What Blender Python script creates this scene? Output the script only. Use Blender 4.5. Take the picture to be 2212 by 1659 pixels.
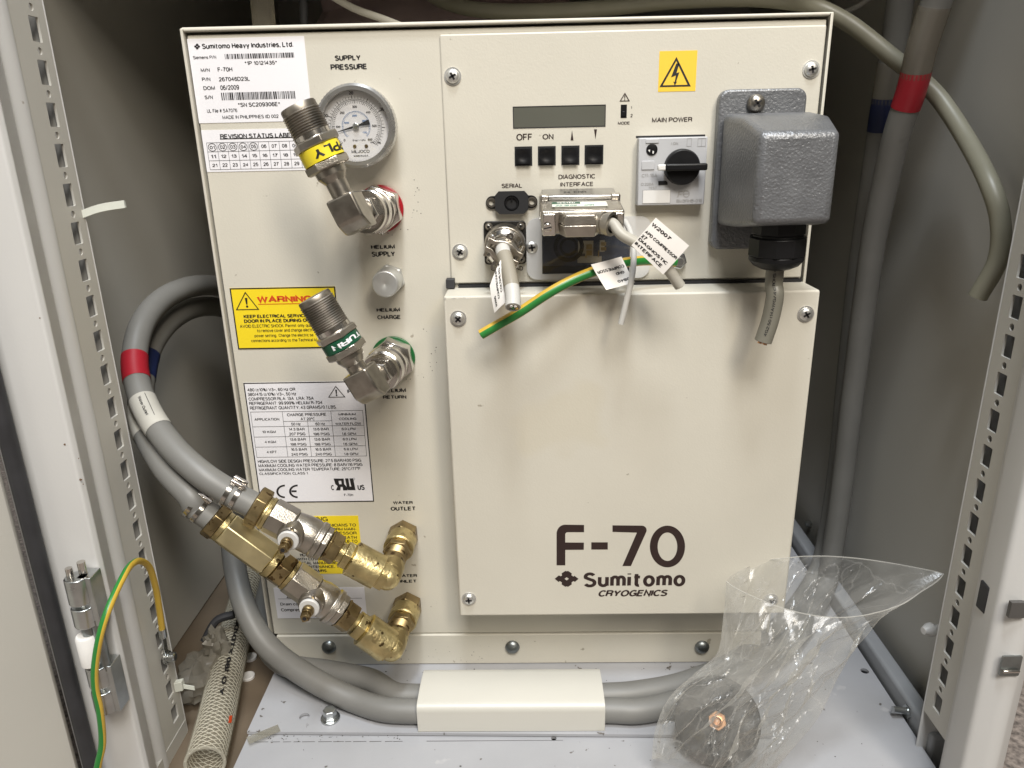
import bpy, bmesh, math, random
import numpy as np
from mathutils import Vector, Matrix, noise
random.seed(7)
for o in list(bpy.data.objects): bpy.data.objects.remove(o)
S = bpy.context.scene
COL = S.collection

# ------------------------------------------------------------------ camera
CAM = np.array([.2382, -.5611, .4248]); FOC = 1600.0      # focal length in units of a 2212 px wide picture
def axes(yaw, pitch, roll):
    cy, sy, cp, sp = math.cos(yaw), math.sin(yaw), math.cos(pitch), math.sin(pitch)
    f = np.array([sy*cp, cy*cp, -sp]); r = np.array([cy, -sy, 0.]); u = np.cross(r, f)
    c, s = math.cos(roll), math.sin(roll)
    return np.array([c*r+s*u, -s*r+c*u, f])
AX = axes(-.0230, .3213, -.0220)
cd = bpy.data.cameras.new('camera'); cam = bpy.data.objects.new('camera', cd); COL.objects.link(cam)
cam.matrix_world = Matrix(((AX[0][0], AX[1][0], -AX[2][0], CAM[0]), (AX[0][1], AX[1][1], -AX[2][1], CAM[1]),
                           (AX[0][2], AX[1][2], -AX[2][2], CAM[2]), (0, 0, 0, 1)))
cd.sensor_fit = 'HORIZONTAL'; cd.sensor_width = 36; cd.lens = 36*FOC/2212
cd.clip_start = .01; cd.clip_end = 60
S.camera = cam

# ------------------------------------------------------------------ light
w = bpy.data.worlds.new('World'); S.world = w; w.use_nodes = True
nt = w.node_tree; nt.nodes.clear()
out = nt.nodes.new('ShaderNodeOutputWorld'); bg = nt.nodes.new('ShaderNodeBackground')
tc = nt.nodes.new('ShaderNodeTexCoord'); sep = nt.nodes.new('ShaderNodeSeparateXYZ'); ramp = nt.nodes.new('ShaderNodeValToRGB')
mp = nt.nodes.new('ShaderNodeMapRange'); mp.inputs[1].default_value = -1; mp.inputs[2].default_value = 1
nt.links.new(tc.outputs['Generated'], sep.inputs[0]); nt.links.new(sep.outputs['Z'], mp.inputs[0])
nt.links.new(mp.outputs[0], ramp.inputs[0]); nt.links.new(ramp.outputs[0], bg.inputs[0]); nt.links.new(bg.outputs[0], out.inputs[0])
e = ramp.color_ramp.elements
e[0].position = .0; e[0].color = (.16, .13, .10, 1)
e[1].position = 1.; e[1].color = (.62, .64, .70, 1)
for p_, c_ in ((.40, (.22, .18, .13, 1)), (.52, (.62, .55, .43, 1)), (.70, (.78, .74, .66, 1))):
    q = ramp.color_ramp.elements.new(p_); q.color = c_
bg.inputs[1].default_value = .15
def area(name, loc, sx, sy, power, col, target):
    l = bpy.data.lights.new(name, 'AREA'); l.shape = 'RECTANGLE'; l.size = sx; l.size_y = sy; l.energy = power; l.color = col
    o = bpy.data.objects.new(name, l); COL.objects.link(o); o.location = loc
    d = Vector(target)-Vector(loc); o.rotation_euler = d.to_track_quat('-Z', 'Y').to_euler()
area('ceiling_and_fill_lamp', (.26, -.62, 2.25), .22, .34, 27, (.88, .94, 1), (.26, -.61, 0))
area('ceiling_and_fill_lamp', (.40, -1.65, 2.45), 1.1, .7, 66, (1, .97, .93), (.24, -.1, .2))
area('ceiling_and_fill_lamp', (.95, -1.6, 1.75), .30, .7, 22, (1, .91, .77), (-.1, .1, .38))  # added warm fill lamp, set low to brighten the left wall
S.view_settings.view_transform = 'Standard'; S.view_settings.look = 'None'
S.view_settings.exposure = 0.0; S.view_settings.gamma = 1; S.view_settings.use_curve_mapping = False
S.render.engine = 'CYCLES'
S.cycles.max_bounces = 10; S.cycles.transparent_max_bounces = 16

# ------------------------------------------------------------------ measuring helpers
def at(px, py, x=None, y=None, z=None):
    """point of the scene seen at (px,py) of a 2212x1659 picture, on the given plane"""
    d = np.array([(px-1106)/FOC, -(py-829.5)/FOC, 1.]) @ AX
    for k, v in enumerate((x, y, z)):
        if v is not None: t = (v-CAM[k])/d[k]
    return Vector(CAM+t*d)
def crop(x0, y0, s):
    return lambda cx, cy: ((x0+cx*s)/1.736, (y0+cy*s)/1.736)
c1 = crop(600, 80, 1000/2212); c2 = crop(800, 800, 800/1770); c3 = crop(700, 1400, 900/2212); c4 = crop(700, 1800, 950/2101)
c5 = crop(1600, 80, 900/2212); c6 = crop(1700, 650, 1000/2212); c7 = crop(2300, 150, 900/2212); c8 = crop(2600, 750, 800/2212)
c9 = crop(1750, 800, 400/1475); c10 = crop(2050, 1900, 600/2212); c11 = crop(800, 2300, 1600/2212); c12 = crop(1950, 680, 550/2172)
F0 = lambda a, b: (a, b)

# ------------------------------------------------------------------ mesh builder
def basis(d):
    d = Vector(d).normalized(); up = Vector((0, 0, 1)) if abs(d.z) < .9 else Vector((1, 0, 0))
    u = d.cross(up).normalized(); v = u.cross(d).normalized()
    return d, u, v
def spline(pts, n=10):
    P = [Vector(p) for p in pts]; P = [P[0]*2-P[1]]+P+[P[-1]*2-P[-2]]; r = []
    for i in range(1, len(P)-2):
        for k in range(n):
            t = k/n; a, b, c, d = P[i-1], P[i], P[i+1], P[i+2]
            r.append(.5*((2*b)+(c-a)*t+(2*a-5*b+4*c-d)*t*t+(3*b-a-3*c+d)*t**3))
    r.append(P[-2]); return r
# ------------------------------------------------------------------ plain grotesque lettering drawn as strokes
def a_(cx, cy, rx, ry, p, q, n=9): return [(cx+rx*math.cos(math.radians(p+(q-p)*k/n)), cy+ry*math.sin(math.radians(p+(q-p)*k/n))) for k in range(n+1)]
def o_(cx, cy, rx, ry, n=20): return a_(cx, cy, rx, ry, 90, 450, n)        # closed: last point = first point
XH = .73
def _bowl(x0): return o_(x0, XH/2, .25, XH/2, 16)
GL = {
'A': [[(0, 0), (.35, 1), (.70, 0)], [(.12, .34), (.58, .34)]],
'B': [[(.36, .53), (0, .53), (0, 1), (.34, 1)]+a_(.34, .765, .22, .235, 90, -90)[1:]+[(.36, .53)]+a_(.36, .265, .25, .265, 90, -90)[1:]+[(0, 0), (0, .53)]],
'C': [a_(.36, .5, .36, .5, 42, 318, 18)], 'D': [[(0, 0), (0, 1), (.28, 1)]+a_(.28, .5, .36, .5, 90, -90, 14)+[(0, 0)]],
'E': [[(.54, 1), (0, 1), (0, 0), (.56, 0)], [(0, .53), (.50, .53)]], 'F': [[(.52, 1), (0, 1), (0, 0)], [(0, .51), (.46, .51)]],
'G': [a_(.36, .5, .36, .5, 42, 330, 18)+[(.68, .48), (.38, .48)], [(.69, .3), (.69, 0)]], 'H': [[(0, 0), (0, 1)], [(.58, 0), (.58, 1)], [(0, .53), (.58, .53)]],
'I': [[(.0, 0), (.0, 1)]], 'J': [[(.42, 1), (.42, .26)]+a_(.21, .26, .21, .26, 0, -180)+[(0, .32)]], 'K': [[(0, 0), (0, 1)], [(.56, 1), (0, .36)], [(.2, .58), (.6, 0)]],
'L': [[(0, 1), (0, 0), (.50, 0)]], 'M': [[(0, 0), (0, 1), (.36, .05), (.72, 1), (.72, 0)]], 'N': [[(0, 0), (0, 1), (.58, 0), (.58, 1)]],
'O': [o_(.38, .5, .38, .5, 26)], 'P': [[(0, 0), (0, 1), (.36, 1)]+a_(.36, .735, .24, .265, 90, -90)+[(0, .47)]], 'Q': [o_(.38, .5, .38, .5, 26), [(.45, .25), (.74, -.04)]],
'R': [[(0, 0), (0, 1), (.37, 1)]+a_(.37, .75, .24, .25, 90, -90)+[(0, .50)], [(.37, .50)]+a_(.37, .28, .21, .22, 90, 0, 5)+[(.60, 0)]],
'S': [a_(.29, .76, .27, .24, 25, 200, 10)+a_(.30, .25, .30, .26, 78, -155, 14)], 'T': [[(0, 1), (.62, 1)], [(.31, 1), (.31, 0)]],
'U': [[(0, 1), (0, .29)]+a_(.29, .29, .29, .29, 180, 360, 12)+[(.58, 1)]], 'V': [[(0, 1), (.33, 0), (.66, 1)]], 'W': [[(0, 1), (.23, 0), (.47, 1), (.71, 0), (.94, 1)]],
'X': [[(0, 0), (.60, 1)], [(0, 1), (.60, 0)]], 'Y': [[(0, 1), (.32, .42), (.64, 1)], [(.32, .42), (.32, 0)]], 'Z': [[(0, 1), (.58, 1), (0, 0), (.60, 0)]],
'a': [a_(.24, .53, .21, .2, 165, 0, 8)+[(.45, .10), (.50, .0)], [(.45, .42), (.22, .38)]+a_(.20, .20, .20, .19, 100, 270, 8)+[(.32, .04), (.45, .2)]],
'b': [[(0, 1), (0, 0)], _bowl(.25)], 'c': [a_(.25, XH/2, .25, XH/2, 48, 312, 14)], 'd': [[(.50, 1), (.50, 0)], _bowl(.25)],
'e': [[(.01, .38), (.49, .38)]+a_(.25, XH/2, .245, XH/2, 2, 318, 16)], 'f': [[(.11, 0), (.11, .82)]+a_(.24, .82, .13, .18, 180, 80, 6), [(0, .70), (.26, .70)]],
'g': [_bowl(.25), [(.50, .72), (.50, -.06)]+a_(.25, -.06, .25, .2, 0, -160, 9)], 'h': [[(0, 0), (0, 1)], [(0, .46)]+a_(.23, .46, .23, .27, 180, 0, 10)+[(.46, 0)]],
'i': [[(0, 0), (0, .72)], [(0, .92), (0, 1.0)]], 'j': [[(.1, .72), (.1, -.12)]+a_(0, -.12, .1, .12, 0, -90, 4), [(.1, .92), (.1, 1.)]], 'k': [[(0, 0), (0, 1)], [(.42, .72), (0, .28)], [(.16, .44), (.45, 0)]],
'l': [[(0, 0), (0, 1)]], 'm': [[(0, 0), (0, .72)], [(0, .46)]+a_(.19, .48, .19, .25, 180, 0, 9)+[(.38, 0)], [(.38, .46)]+a_(.57, .48, .19, .25, 180, 0, 9)+[(.76, 0)]],
'n': [[(0, 0), (0, .72)], [(0, .46)]+a_(.23, .46, .23, .27, 180, 0, 10)+[(.46, 0)]], 'o': [o_(.26, XH/2, .26, XH/2, 18)], 'p': [[(0, .72), (0, -.26)], _bowl(.25)], 'q': [[(.50, .72), (.50, -.26)], _bowl(.25)],
'r': [[(0, 0), (0, .72)], [(0, .46)]+a_(.23, .45, .23, .27, 180, 80, 6)], 's': [a_(.22, .545, .20, .185, 25, 205, 8)+a_(.23, .185, .23, .19, 78, -155, 10)], 't': [[(.14, .95), (.14, .16)]+a_(.27, .14, .13, .14, 180, 290, 5), [(0, .70), (.36, .70)]],
'u': [[(0, .72), (0, .26)]+a_(.23, .26, .23, .26, 180, 360, 10), [(.46, .72), (.46, 0)]], 'v': [[(0, .72), (.23, 0), (.46, .72)]], 'w': [[(0, .72), (.17, 0), (.35, .72), (.53, 0), (.70, .72)]], 'x': [[(0, 0), (.44, .72)], [(0, .72), (.44, 0)]],
'y': [[(0, .72), (.24, .02)], [(.47, .72), (.22, -.05)]+a_(.10, -.12, .12, .12, 20, -90, 5)], 'z': [[(0, .70), (.42, .70), (0, 0), (.43, 0)]],
'0': [o_(.26, .5, .26, .5, 22)], '1': [[(0, .78), (.16, .83), (.24, 1), (.24, 0)]], '2': [a_(.26, .72, .25, .28, 170, -25, 12)+[(.30, .38), (.0, .06), (.0, 0), (.52, 0)]],
'3': [a_(.25, .76, .22, .24, 165, -80, 11)+[(.20, .53)]+a_(.25, .26, .26, .27, 85, -165, 13)], '4': [[(.40, 0), (.40, 1), (0, .32), (.54, .32)]], '5': [[(.47, 1), (.09, 1), (.03, .52)]+a_(.25, .31, .27, .31, 130, -155, 14)],
'6': [o_(.26, .31, .26, .31, 18), [(.0, .36)]+a_(.28, .5, .28, .5, 180, 45, 9)], '7': [[(0, 1), (.52, 1)]+a_(.62, .0, .44, .94, 105, 180, 8)], '8': [o_(.26, .76, .22, .24, 16), o_(.26, .265, .26, .265, 18)],
'9': [o_(.26, .69, .26, .31, 18), [(.52, .64)]+a_(.24, .5, .28, .5, 0, -135, 9)],
'.': [[(0, .0), (0, .09)]], ',': [[(.04, .09), (.04, 0), (0, -.14)]], ':': [[(0, 0), (0, .09)], [(0, .62), (0, .71)]], '/': [[(0, -.02), (.30, 1.02)]], '-': [[(0, .36), (.28, .36)]], '(': [a_(.30, .42, .30, .66, 130, 230, 8)], ')': [a_(-.12, .42, .30, .66, 50, -50, 8)],
'#': [[(.1, 0), (.22, 1)], [(.36, 0), (.48, 1)], [(0, .32), (.54, .32)], [(.04, .66), (.58, .66)]], '%': [o_(.17, .76, .17, .24, 12), o_(.67, .24, .17, .24, 12), [(.2, 0), (.62, 1)]], '±': [[(.25, .28), (.25, .84)], [(0, .56), (.50, .56)], [(0, .06), (.50, .06)]],
'~': [a_(.13, .36, .13, .14, 180, 40, 6)+a_(.37, .48, .13, .14, 220, 360, 6)], '°': [o_(.14, .84, .14, .16, 12)], '*': [[(.16, .60), (.16, 1)], [(0, .70), (.32, .90)], [(0, .90), (.32, .70)]], '=': [[(0, .3), (.5, .3)], [(0, .6), (.5, .6)]], '!': [[(0, .32), (0, 1)], [(0, 0), (0, .09)]], '?': [[(0, 0), (.3, 1)]]}
TXT = {}; LIFT = {}
def stroke(L, h):
    """outline strip of one polyline with mitred joints, returned as (verts, quads)"""
    P = [np.array(p, float) for p in L]; Q = [P[0]]
    for p in P[1:]:
        if np.hypot(*(p-Q[-1])) > 1e-4: Q.append(p)
    cl = len(Q) > 3 and np.hypot(*(Q[0]-Q[-1])) < 1e-3
    if cl: Q = Q[:-1]
    n = len(Q); V = []; Fa = []
    for i in range(n):
        a = Q[i-1] if (i or cl) else None; b = Q[(i+1) % n] if (i < n-1 or cl) else None
        u = (Q[i]-a)/np.hypot(*(Q[i]-a)) if a is not None else None; v = (b-Q[i])/np.hypot(*(b-Q[i])) if b is not None else None
        if u is None: u = v
        if v is None: v = u
        nn = np.array([-(u[1]+v[1]), u[0]+v[0]]); l = np.hypot(*nn); nn = nn/l if l > 1e-6 else np.array([-u[1], u[0]])
        k = h/max(.38, nn @ np.array([-u[1], u[0]])); V += [Q[i]+nn*k, Q[i]-nn*k]
    for i in range(n if cl else n-1): j = (i+1) % n; Fa.append((2*i, 2*j, 2*j+1, 2*i+1))
    return V, Fa
def glyphs(s, bold=0., shear=0., space=1.):
    k = (s, bold, shear, space)
    if k not in TXT:
        h = .078+bold*2.4; x = 0.; V = []; Fa = []; ks = []
        for ch in s:
            if ch == ' ': x += .34; continue
            g = GL[ch]; wd = max(p[0] for L in g for p in L); lo = min(p[0] for L in g for p in L)
            for kk, L in enumerate(g):
                v, f = stroke(L, h); b = len(V); ks += [kk]*len(v); V += [np.array([p[0]-lo+x, p[1]]) for p in v]; Fa += [tuple(b+i for i in q) for q in f]
            x += wd-lo+(.215+bold*2.4)*space
        V = np.array(V); V[:, 0] += shear*V[:, 1]; V -= V.min(0); V /= np.maximum(V.max(0), 1e-6); TXT[k] = (V, Fa); LIFT[k] = ks
    return TXT[k]
class MB:
    def __init__(s): s.v = []; s.f = []; s.m = []; s.mi = 0; s.holed = False
    def add(s, V, Fa, mi=None):
        b = len(s.v); s.v += [Vector(p) for p in V]
        for f in Fa: s.f.append(tuple(b+i for i in f)); s.m.append(s.mi if mi is None else mi)
        return s
    def box(s, a, b):
        (x0, y0, z0), (x1, y1, z1) = a, b
        V = [(x0, y0, z0), (x1, y0, z0), (x1, y1, z0), (x0, y1, z0), (x0, y0, z1), (x1, y0, z1), (x1, y1, z1), (x0, y1, z1)]
        return s.add(V, [(3, 2, 1, 0), (4, 5, 6, 7), (0, 1, 5, 4), (1, 2, 6, 5), (2, 3, 7, 6), (3, 0, 4, 7)])
    def hexa(s, V): return s.add(V, [(3, 2, 1, 0), (4, 5, 6, 7), (0, 1, 5, 4), (1, 2, 6, 5), (2, 3, 7, 6), (3, 0, 4, 7)])
    def obox(s, c, ax, ay, az):   # centre and three half-axis vectors
        c = Vector(c); ax, ay, az = Vector(ax), Vector(ay), Vector(az)
        return s.hexa([c-ax-ay-az, c+ax-ay-az, c+ax+ay-az, c-ax+ay-az, c-ax-ay+az, c+ax-ay+az, c+ax+ay+az, c-ax+ay+az])
    def lathe(s, A, d, prof, n=32, phase=0., cap=True):   # prof: (distance along d, radius)
        A = Vector(A); d, u, v = basis(d); b = []; V = []; Fa = []
        for t, r in prof:
            V += [A+d*t+(u*math.cos(phase+2*math.pi*k/n)+v*math.sin(phase+2*math.pi*k/n))*r for k in range(n)]
        for i in range(len(prof)-1):
            for k in range(n):
                k2 = (k+1) % n; Fa.append((i*n+k, i*n+k2, (i+1)*n+k2, (i+1)*n+k))
        if cap:
            Fa.append(tuple(range(n-1, -1, -1))); Fa.append(tuple((len(prof)-1)*n+k for k in range(n)))
        return s.add(V, Fa)
    def cyl(s, A, B, r, r2=None, n=32, phase=0., cap=True):
        d = Vector(B)-Vector(A); return s.lathe(A, d, [(0, r), (d.length, r if r2 is None else r2)], n, phase, cap)
    def tube(s, pts, r, n=16, cap=True, mats=None, twist=0.):
        pts = [Vector(p) for p in pts]; V = []; Fa = []; M = []
        d0 = (pts[1]-pts[0]).normalized(); d, u, v = basis(d0)
        for i, p in enumerate(pts):
            t = (pts[min(i+1, len(pts)-1)]-pts[max(i-1, 0)]).normalized()
            q = d0.rotation_difference(t); u = q @ u; u = (u-t*u.dot(t)).normalized(); v = t.cross(u); d0 = t
            rr = r(i/(len(pts)-1)) if callable(r) else r
            tw = twist*i/(len(pts)-1)
            V += [p+(u*math.cos(tw+2*math.pi*k/n)+v*math.sin(tw+2*math.pi*k/n))*rr for k in range(n)]
        for i in range(len(pts)-1):
            for k in range(n):
                k2 = (k+1) % n; Fa.append((i*n+k, i*n+k2, (i+1)*n+k2, (i+1)*n+k)); M.append(mats(k/n) if mats else s.mi)
        if cap:
            Fa.append(tuple(range(n-1, -1, -1))); Fa.append(tuple((len(pts)-1)*n+k for k in range(n))); M += [0, 0]
        b = len(s.v); s.v += V
        for f, m_ in zip(Fa, M): s.f.append(tuple(b+i for i in f)); s.m.append(m_)
        return s
    def sphere(s, c, r, n=16, sq=(1, 1, 1)):
        V = []; Fa = []; c = Vector(c)
        for i in range(n//2+1):
            a = math.pi*i/(n//2)
            for k in range(n): V.append(c+Vector((r*sq[0]*math.sin(a)*math.cos(2*math.pi*k/n), r*sq[1]*math.sin(a)*math.sin(2*math.pi*k/n), r*sq[2]*math.cos(a))))
        for i in range(n//2):
            for k in range(n):
                k2 = (k+1) % n; Fa.append((i*n+k, (i+1)*n+k, (i+1)*n+k2, i*n+k2))
        return s.add(V, Fa)
    def quad(s, a, b, c, d): return s.add([a, b, c, d], [(0, 1, 2, 3)])
    def plate(s, loops, fn, th):
        """solid plate from 2D loops (holes allowed); fn maps (u,v,w) to space, w runs 0..th"""
        if len(loops) == 1:
            L = loops[0]; n = len(L); V = [fn(a, b, 0.) for a, b in L]+[fn(a, b, th) for a, b in L]
            return s.add(V, [tuple(range(n-1, -1, -1)), tuple(range(n, 2*n))]+[(k, (k+1) % n, n+(k+1) % n, n+k) for k in range(n)])
        s.holed = True
        cu = bpy.data.curves.new('p', 'CURVE'); cu.dimensions = '2D'; cu.fill_mode = 'BOTH'; cu.extrude = .5
        for L in loops:
            sp = cu.splines.new('POLY'); sp.points.add(len(L)-1); sp.use_cyclic_u = True
            for p, (a, b) in zip(sp.points, L): p.co = (a*1000, b*1000, 0, 1)
        o = bpy.data.objects.new('p', cu); me = bpy.data.meshes.new_from_object(o)
        s.add([fn(q.co.x/1000, q.co.y/1000, (q.co.z+.5)*th) for q in me.vertices], [tuple(p.vertices) for p in me.polygons])
        bpy.data.objects.remove(o); bpy.data.curves.remove(cu); bpy.data.meshes.remove(me); return s
    def text(s, t, O, U, Vv, bold=0., shear=0., space=1., mi=None):
        V, Fa = glyphs(t, bold, shear, space); O, U, Vv = Vector(O), Vector(U), Vector(Vv); nn = U.cross(Vv).normalized()*.000012; ks = LIFT[(t, bold, shear, space)]
        return s.add([O+U*float(a)+Vv*float(b)+nn*k_ for (a, b), k_ in zip(V, ks)], Fa, mi)
    # ---- flat print on a plane y = const (front view)
    def ptext(s, t, C, a, b, y, **k):
        A = at(*C(*a), y=y); B = at(*C(*b), y=y); return s.text(t, (A.x, y, B.z), (B.x-A.x, 0, 0), (0, 0, A.z-B.z), **k)
    def rect(s, x0, z0, x1, z1, y, mi=None): return s.add([(x0, y, z0), (x1, y, z0), (x1, y, z1), (x0, y, z1)], [(0, 1, 2, 3)], mi)
    def prect(s, C, a, b, y): A = at(*C(*a), y=y); B = at(*C(*b), y=y); return s.rect(A.x, B.z, B.x, A.z, y)
    def frame(s, x0, z0, x1, z1, y, t):
        s.rect(x0, z0, x1, z0+t, y); s.rect(x0, z1-t, x1, z1, y); s.rect(x0, z0+t, x0+t, z1-t, y); return s.rect(x1-t, z0+t, x1, z1-t, y)
    def flat(s, loops, y): return s.plate(loops, lambda a, b, w_: (a, y-w_, b), .00005)
    def pflat(s, C, loops, y): return s.flat([[(lambda q: (q.x, q.z))(at(*C(*p), y=y)) for p in L] for L in loops], y)
    def warn(s, x0, z0, x1, z1, y, t):   # warning triangle outline with exclamation mark
        xm = (x0+x1)/2; s.flat([[(x0, z0), (x1, z0), (xm, z1)], [(x0+2*t, z0+t), (x1-2*t, z0+t), (xm, z1-2.2*t)]], y)
        h = z1-z0; q = .045*(x1-x0)
        s.flat([[(xm-q*.6, z0+h*.3), (xm+q*.6, z0+h*.3), (xm+q*1.2, z0+h*.66), (xm-q*1.2, z0+h*.66)]], y)
        return s.flat([ring(xm, z0+h*.19, q*1.1, 12)], y)
    def obj(s, name, mats, parent=None, loc=None, bevel=0., seg=2, smooth=35, sub=False):
        me = bpy.data.meshes.new(name)
        if loc is None: loc = ORG.get(parent.name, Vector()) if parent else (sum(s.v, Vector())/len(s.v))
        loc = Vector(loc)
        me.from_pydata([tuple(p-loc) for p in s.v], [], s.f)
        for m_ in (mats if isinstance(mats, (list, tuple)) else [mats]): me.materials.append(m_)
        me.polygons.foreach_set('material_index', s.m); me.update()
        bm = bmesh.new(); bm.from_mesh(me); bmesh.ops.remove_doubles(bm, verts=bm.verts, dist=1e-7); bmesh.ops.recalc_face_normals(bm, faces=bm.faces); bm.to_mesh(me); bm.free()
        if smooth: 
            me.shade_smooth(); me.set_sharp_from_angle(angle=math.radians(smooth))
        o = bpy.data.objects.new(name, me); COL.objects.link(o); ORG[o.name] = loc
        if parent: o.parent = parent
        else: o.location = loc
        if bevel and not s.holed:
            b = o.modifiers.new('bevel', 'BEVEL'); b.width = bevel; b.segments = seg; b.limit_method = 'ANGLE'; b.angle_limit = math.radians(40); b.harden_normals = False
        return o
ORG = {}
def ring(cx, cy, r, n=32, ry=None): return [(cx+r*math.cos(2*math.pi*k/n), cy+(ry or r)*math.sin(2*math.pi*k/n)) for k in range(n)]
def rrect(x0, y0, x1, y1, r, n=6):
    L = []
    for cx, cy, a in ((x1-r, y1-r, 0), (x0+r, y1-r, 90), (x0+r, y0+r, 180), (x1-r, y0+r, 270)):
        L += [(cx+r*math.cos(math.radians(a+90*k/n)), cy+r*math.sin(math.radians(a+90*k/n))) for k in range(n+1)]
    return L
def tag(o, label, cat, group=None):
    o['label'] = label; o['category'] = cat
    if group: o['group'] = group
    return o
def thing(name, label, cat, loc=(0, 0, 0), group=None):
    o = bpy.data.objects.new(name, None); COL.objects.link(o); o.location = loc; o.empty_display_size = .02; ORG[o.name] = Vector(loc)
    return tag(o, label, cat, group)
def F3(y): return lambda a, b, w_: (a, y-w_, b)     # plate helper: (x, z), thickness towards the viewer

# ------------------------------------------------------------------ materials
MATS = {}
def mat(name, col, rough=.5, metal=0., nscale=40., var=.06, rvar=.08, bump=0., bscale=None, spots=None, coat=0., spec=.5, tint=None):
    m = bpy.data.materials.new(name); m.use_nodes = True; N = m.node_tree.nodes; L = m.node_tree.links; b = N['Principled BSDF']
    co = N.new('ShaderNodeTexCoord'); no = N.new('ShaderNodeTexNoise'); no.inputs['Scale'].default_value = nscale; no.inputs['Detail'].default_value = 5
    L.new(co.outputs['Object'], no.inputs['Vector'])
    r = N.new('ShaderNodeValToRGB'); c = np.array(col); d = np.array(tint) if tint is not None else c*(1-2*var)
    r.color_ramp.elements[0].position = .3; r.color_ramp.elements[1].position = .7
    r.color_ramp.elements[0].color = (*np.clip(d, 0, 1), 1); r.color_ramp.elements[1].color = (*np.clip(c*(1+var*.5), 0, 1), 1)
    L.new(no.outputs['Fac'], r.inputs[0]); src = r.outputs[0]
    if spots:   # dirt specks: (scale, threshold, colour)
        for sc_, th_, cl_ in spots:
            n2 = N.new('ShaderNodeTexNoise'); n2.inputs['Scale'].default_value = sc_; n2.inputs['Detail'].default_value = 3
            L.new(co.outputs['Object'], n2.inputs['Vector'])
            r2 = N.new('ShaderNodeMapRange'); r2.inputs[1].default_value = th_; r2.inputs[2].default_value = th_+.03
            L.new(n2.outputs['Fac'], r2.inputs[0]); mx = N.new('ShaderNodeMix'); mx.data_type = 'RGBA'
            L.new(r2.outputs[0], mx.inputs['Factor']); L.new(src, mx.inputs['A']); mx.inputs['B'].default_value = (*cl_, 1); src = mx.outputs['Result']
    L.new(src, b.inputs['Base Color'])
    rr = N.new('ShaderNodeMapRange'); rr.inputs[3].default_value = max(.02, rough-rvar); rr.inputs[4].default_value = min(1, rough+rvar)
    L.new(no.outputs['Fac'], rr.inputs[0]); L.new(rr.outputs[0], b.inputs['Roughness'])
    b.inputs['Metallic'].default_value = metal; b.inputs['Coat Weight'].default_value = coat; b.inputs['Specular IOR Level'].default_value = spec
    if bump:
        n3 = N.new('ShaderNodeTexNoise'); n3.inputs['Scale'].default_value = bscale or nscale*4; n3.inputs['Detail'].default_value = 3
        L.new(co.outputs['Object'], n3.inputs['Vector']); bp = N.new('ShaderNodeBump'); bp.inputs['Strength'].default_value = bump; bp.inputs['Distance'].default_value = .001
        L.new(n3.outputs['Fac'], bp.inputs['Height']); L.new(bp.outputs[0], b.inputs['Normal'])
    MATS[name] = m; return m
cream = mat('cream_paint', (.59, .562, .485), .42, nscale=9, var=.03, bump=.10, bscale=700, spots=[(95, .735, (.34, .31, .25)), (6, .64, (.565, .53, .44))])
cab = mat('cabinet_paint', (.50, .487, .445), .45, nscale=7, var=.03, bump=.06, bscale=500)
cabw = mat('cabinet_white_paint', (.58, .577, .565), .38, nscale=7, var=.03, bump=.05, bscale=500, spots=[(60, .74, (.25, .2, .16))])
panp = mat('pan_paint', (.37, .374, .392), .4, nscale=12, var=.05, bump=.08, bscale=300, spots=[(120, .70, (.12, .11, .10)), (40, .70, (.42, .42, .43))])
nickel = mat('nickel_plate', (.50, .465, .41), .36, 1, nscale=90, var=.10, bump=.25, bscale=900)
chrome = mat('bright_nickel', (.66, .63, .59), .18, 1, nscale=60, var=.06)
steel = mat('machined_steel', (.41, .38, .335), .33, 1, nscale=120, var=.14)
zinc = mat('zinc_plate', (.58, .60, .60), .30, 1, nscale=60, var=.12)
dzinc = mat('dull_zinc', (.30, .32, .32), .38, 1, nscale=80, var=.15)
brass = mat('worn_brass', (.70, .58, .30), .40, 1, nscale=55, var=.24, bump=.4, bscale=420, spots=[(150, .645, (.12, .085, .04)), (60, .60, (.43, .34, .17))])
brassd = mat('dark_brass', (.38, .29, .15), .40, 1, nscale=90, var=.20, spots=[(150, .60, (.13, .085, .04))])
brassb = mat('bright_brass', (.82, .72, .43), .42, 1, nscale=60, var=.10, spots=[(150, .70, (.45, .32, .13))])
rubber = mat('black_rubber', (.028, .028, .031), .6, nscale=60, var=.15)
plast = mat('black_plastic', (.009, .009, .010), .40, nscale=60, var=.15, bump=.05, spec=.25)
plastm = mat('matt_black', (.010, .010, .011), .7)
hose_m = mat('grey_rubber_hose', (.19, .187, .175), .48, nscale=18, var=.07, bump=.06, bscale=120, spots=[(26, .70, (.17, .165, .155))])
cable_m = mat('grey_cable', (.42, .40, .345), .45, nscale=30, var=.05, bump=.05)
cableo = mat('olive_grey_cable', (.235, .225, .17), .42, nscale=30, var=.05)
cablel = mat('light_grey_cable', (.52, .51, .48), .45, nscale=30, var=.05)
hammer = mat('hammertone_grey', (.175, .18, .19), .36, .35, nscale=60, var=.10, bump=.6, bscale=560, spec=.6)
white = mat('white_label', (.80, .79, .82), .42, nscale=10, var=.02)
whitet = mat('white_tag', (.82, .79, .75), .5, nscale=10, var=.02)
yellow = mat('yellow_label', (.86, .66, .02), .42, nscale=10, var=.03)
yellow2 = mat('amber_label', (.87, .58, .06), .4, nscale=10, var=.03)
ink = mat('black_ink', (.014, .013, .014), .5)
inkb = mat('brown_ink', (.028, .014, .012), .5)
inkg = mat('grey_ink', (.36, .355, .35), .6)
redink = mat('red_ink', (.66, .07, .015), .5)
blueink = mat('blue_ink', (.03, .16, .42), .5)
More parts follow.
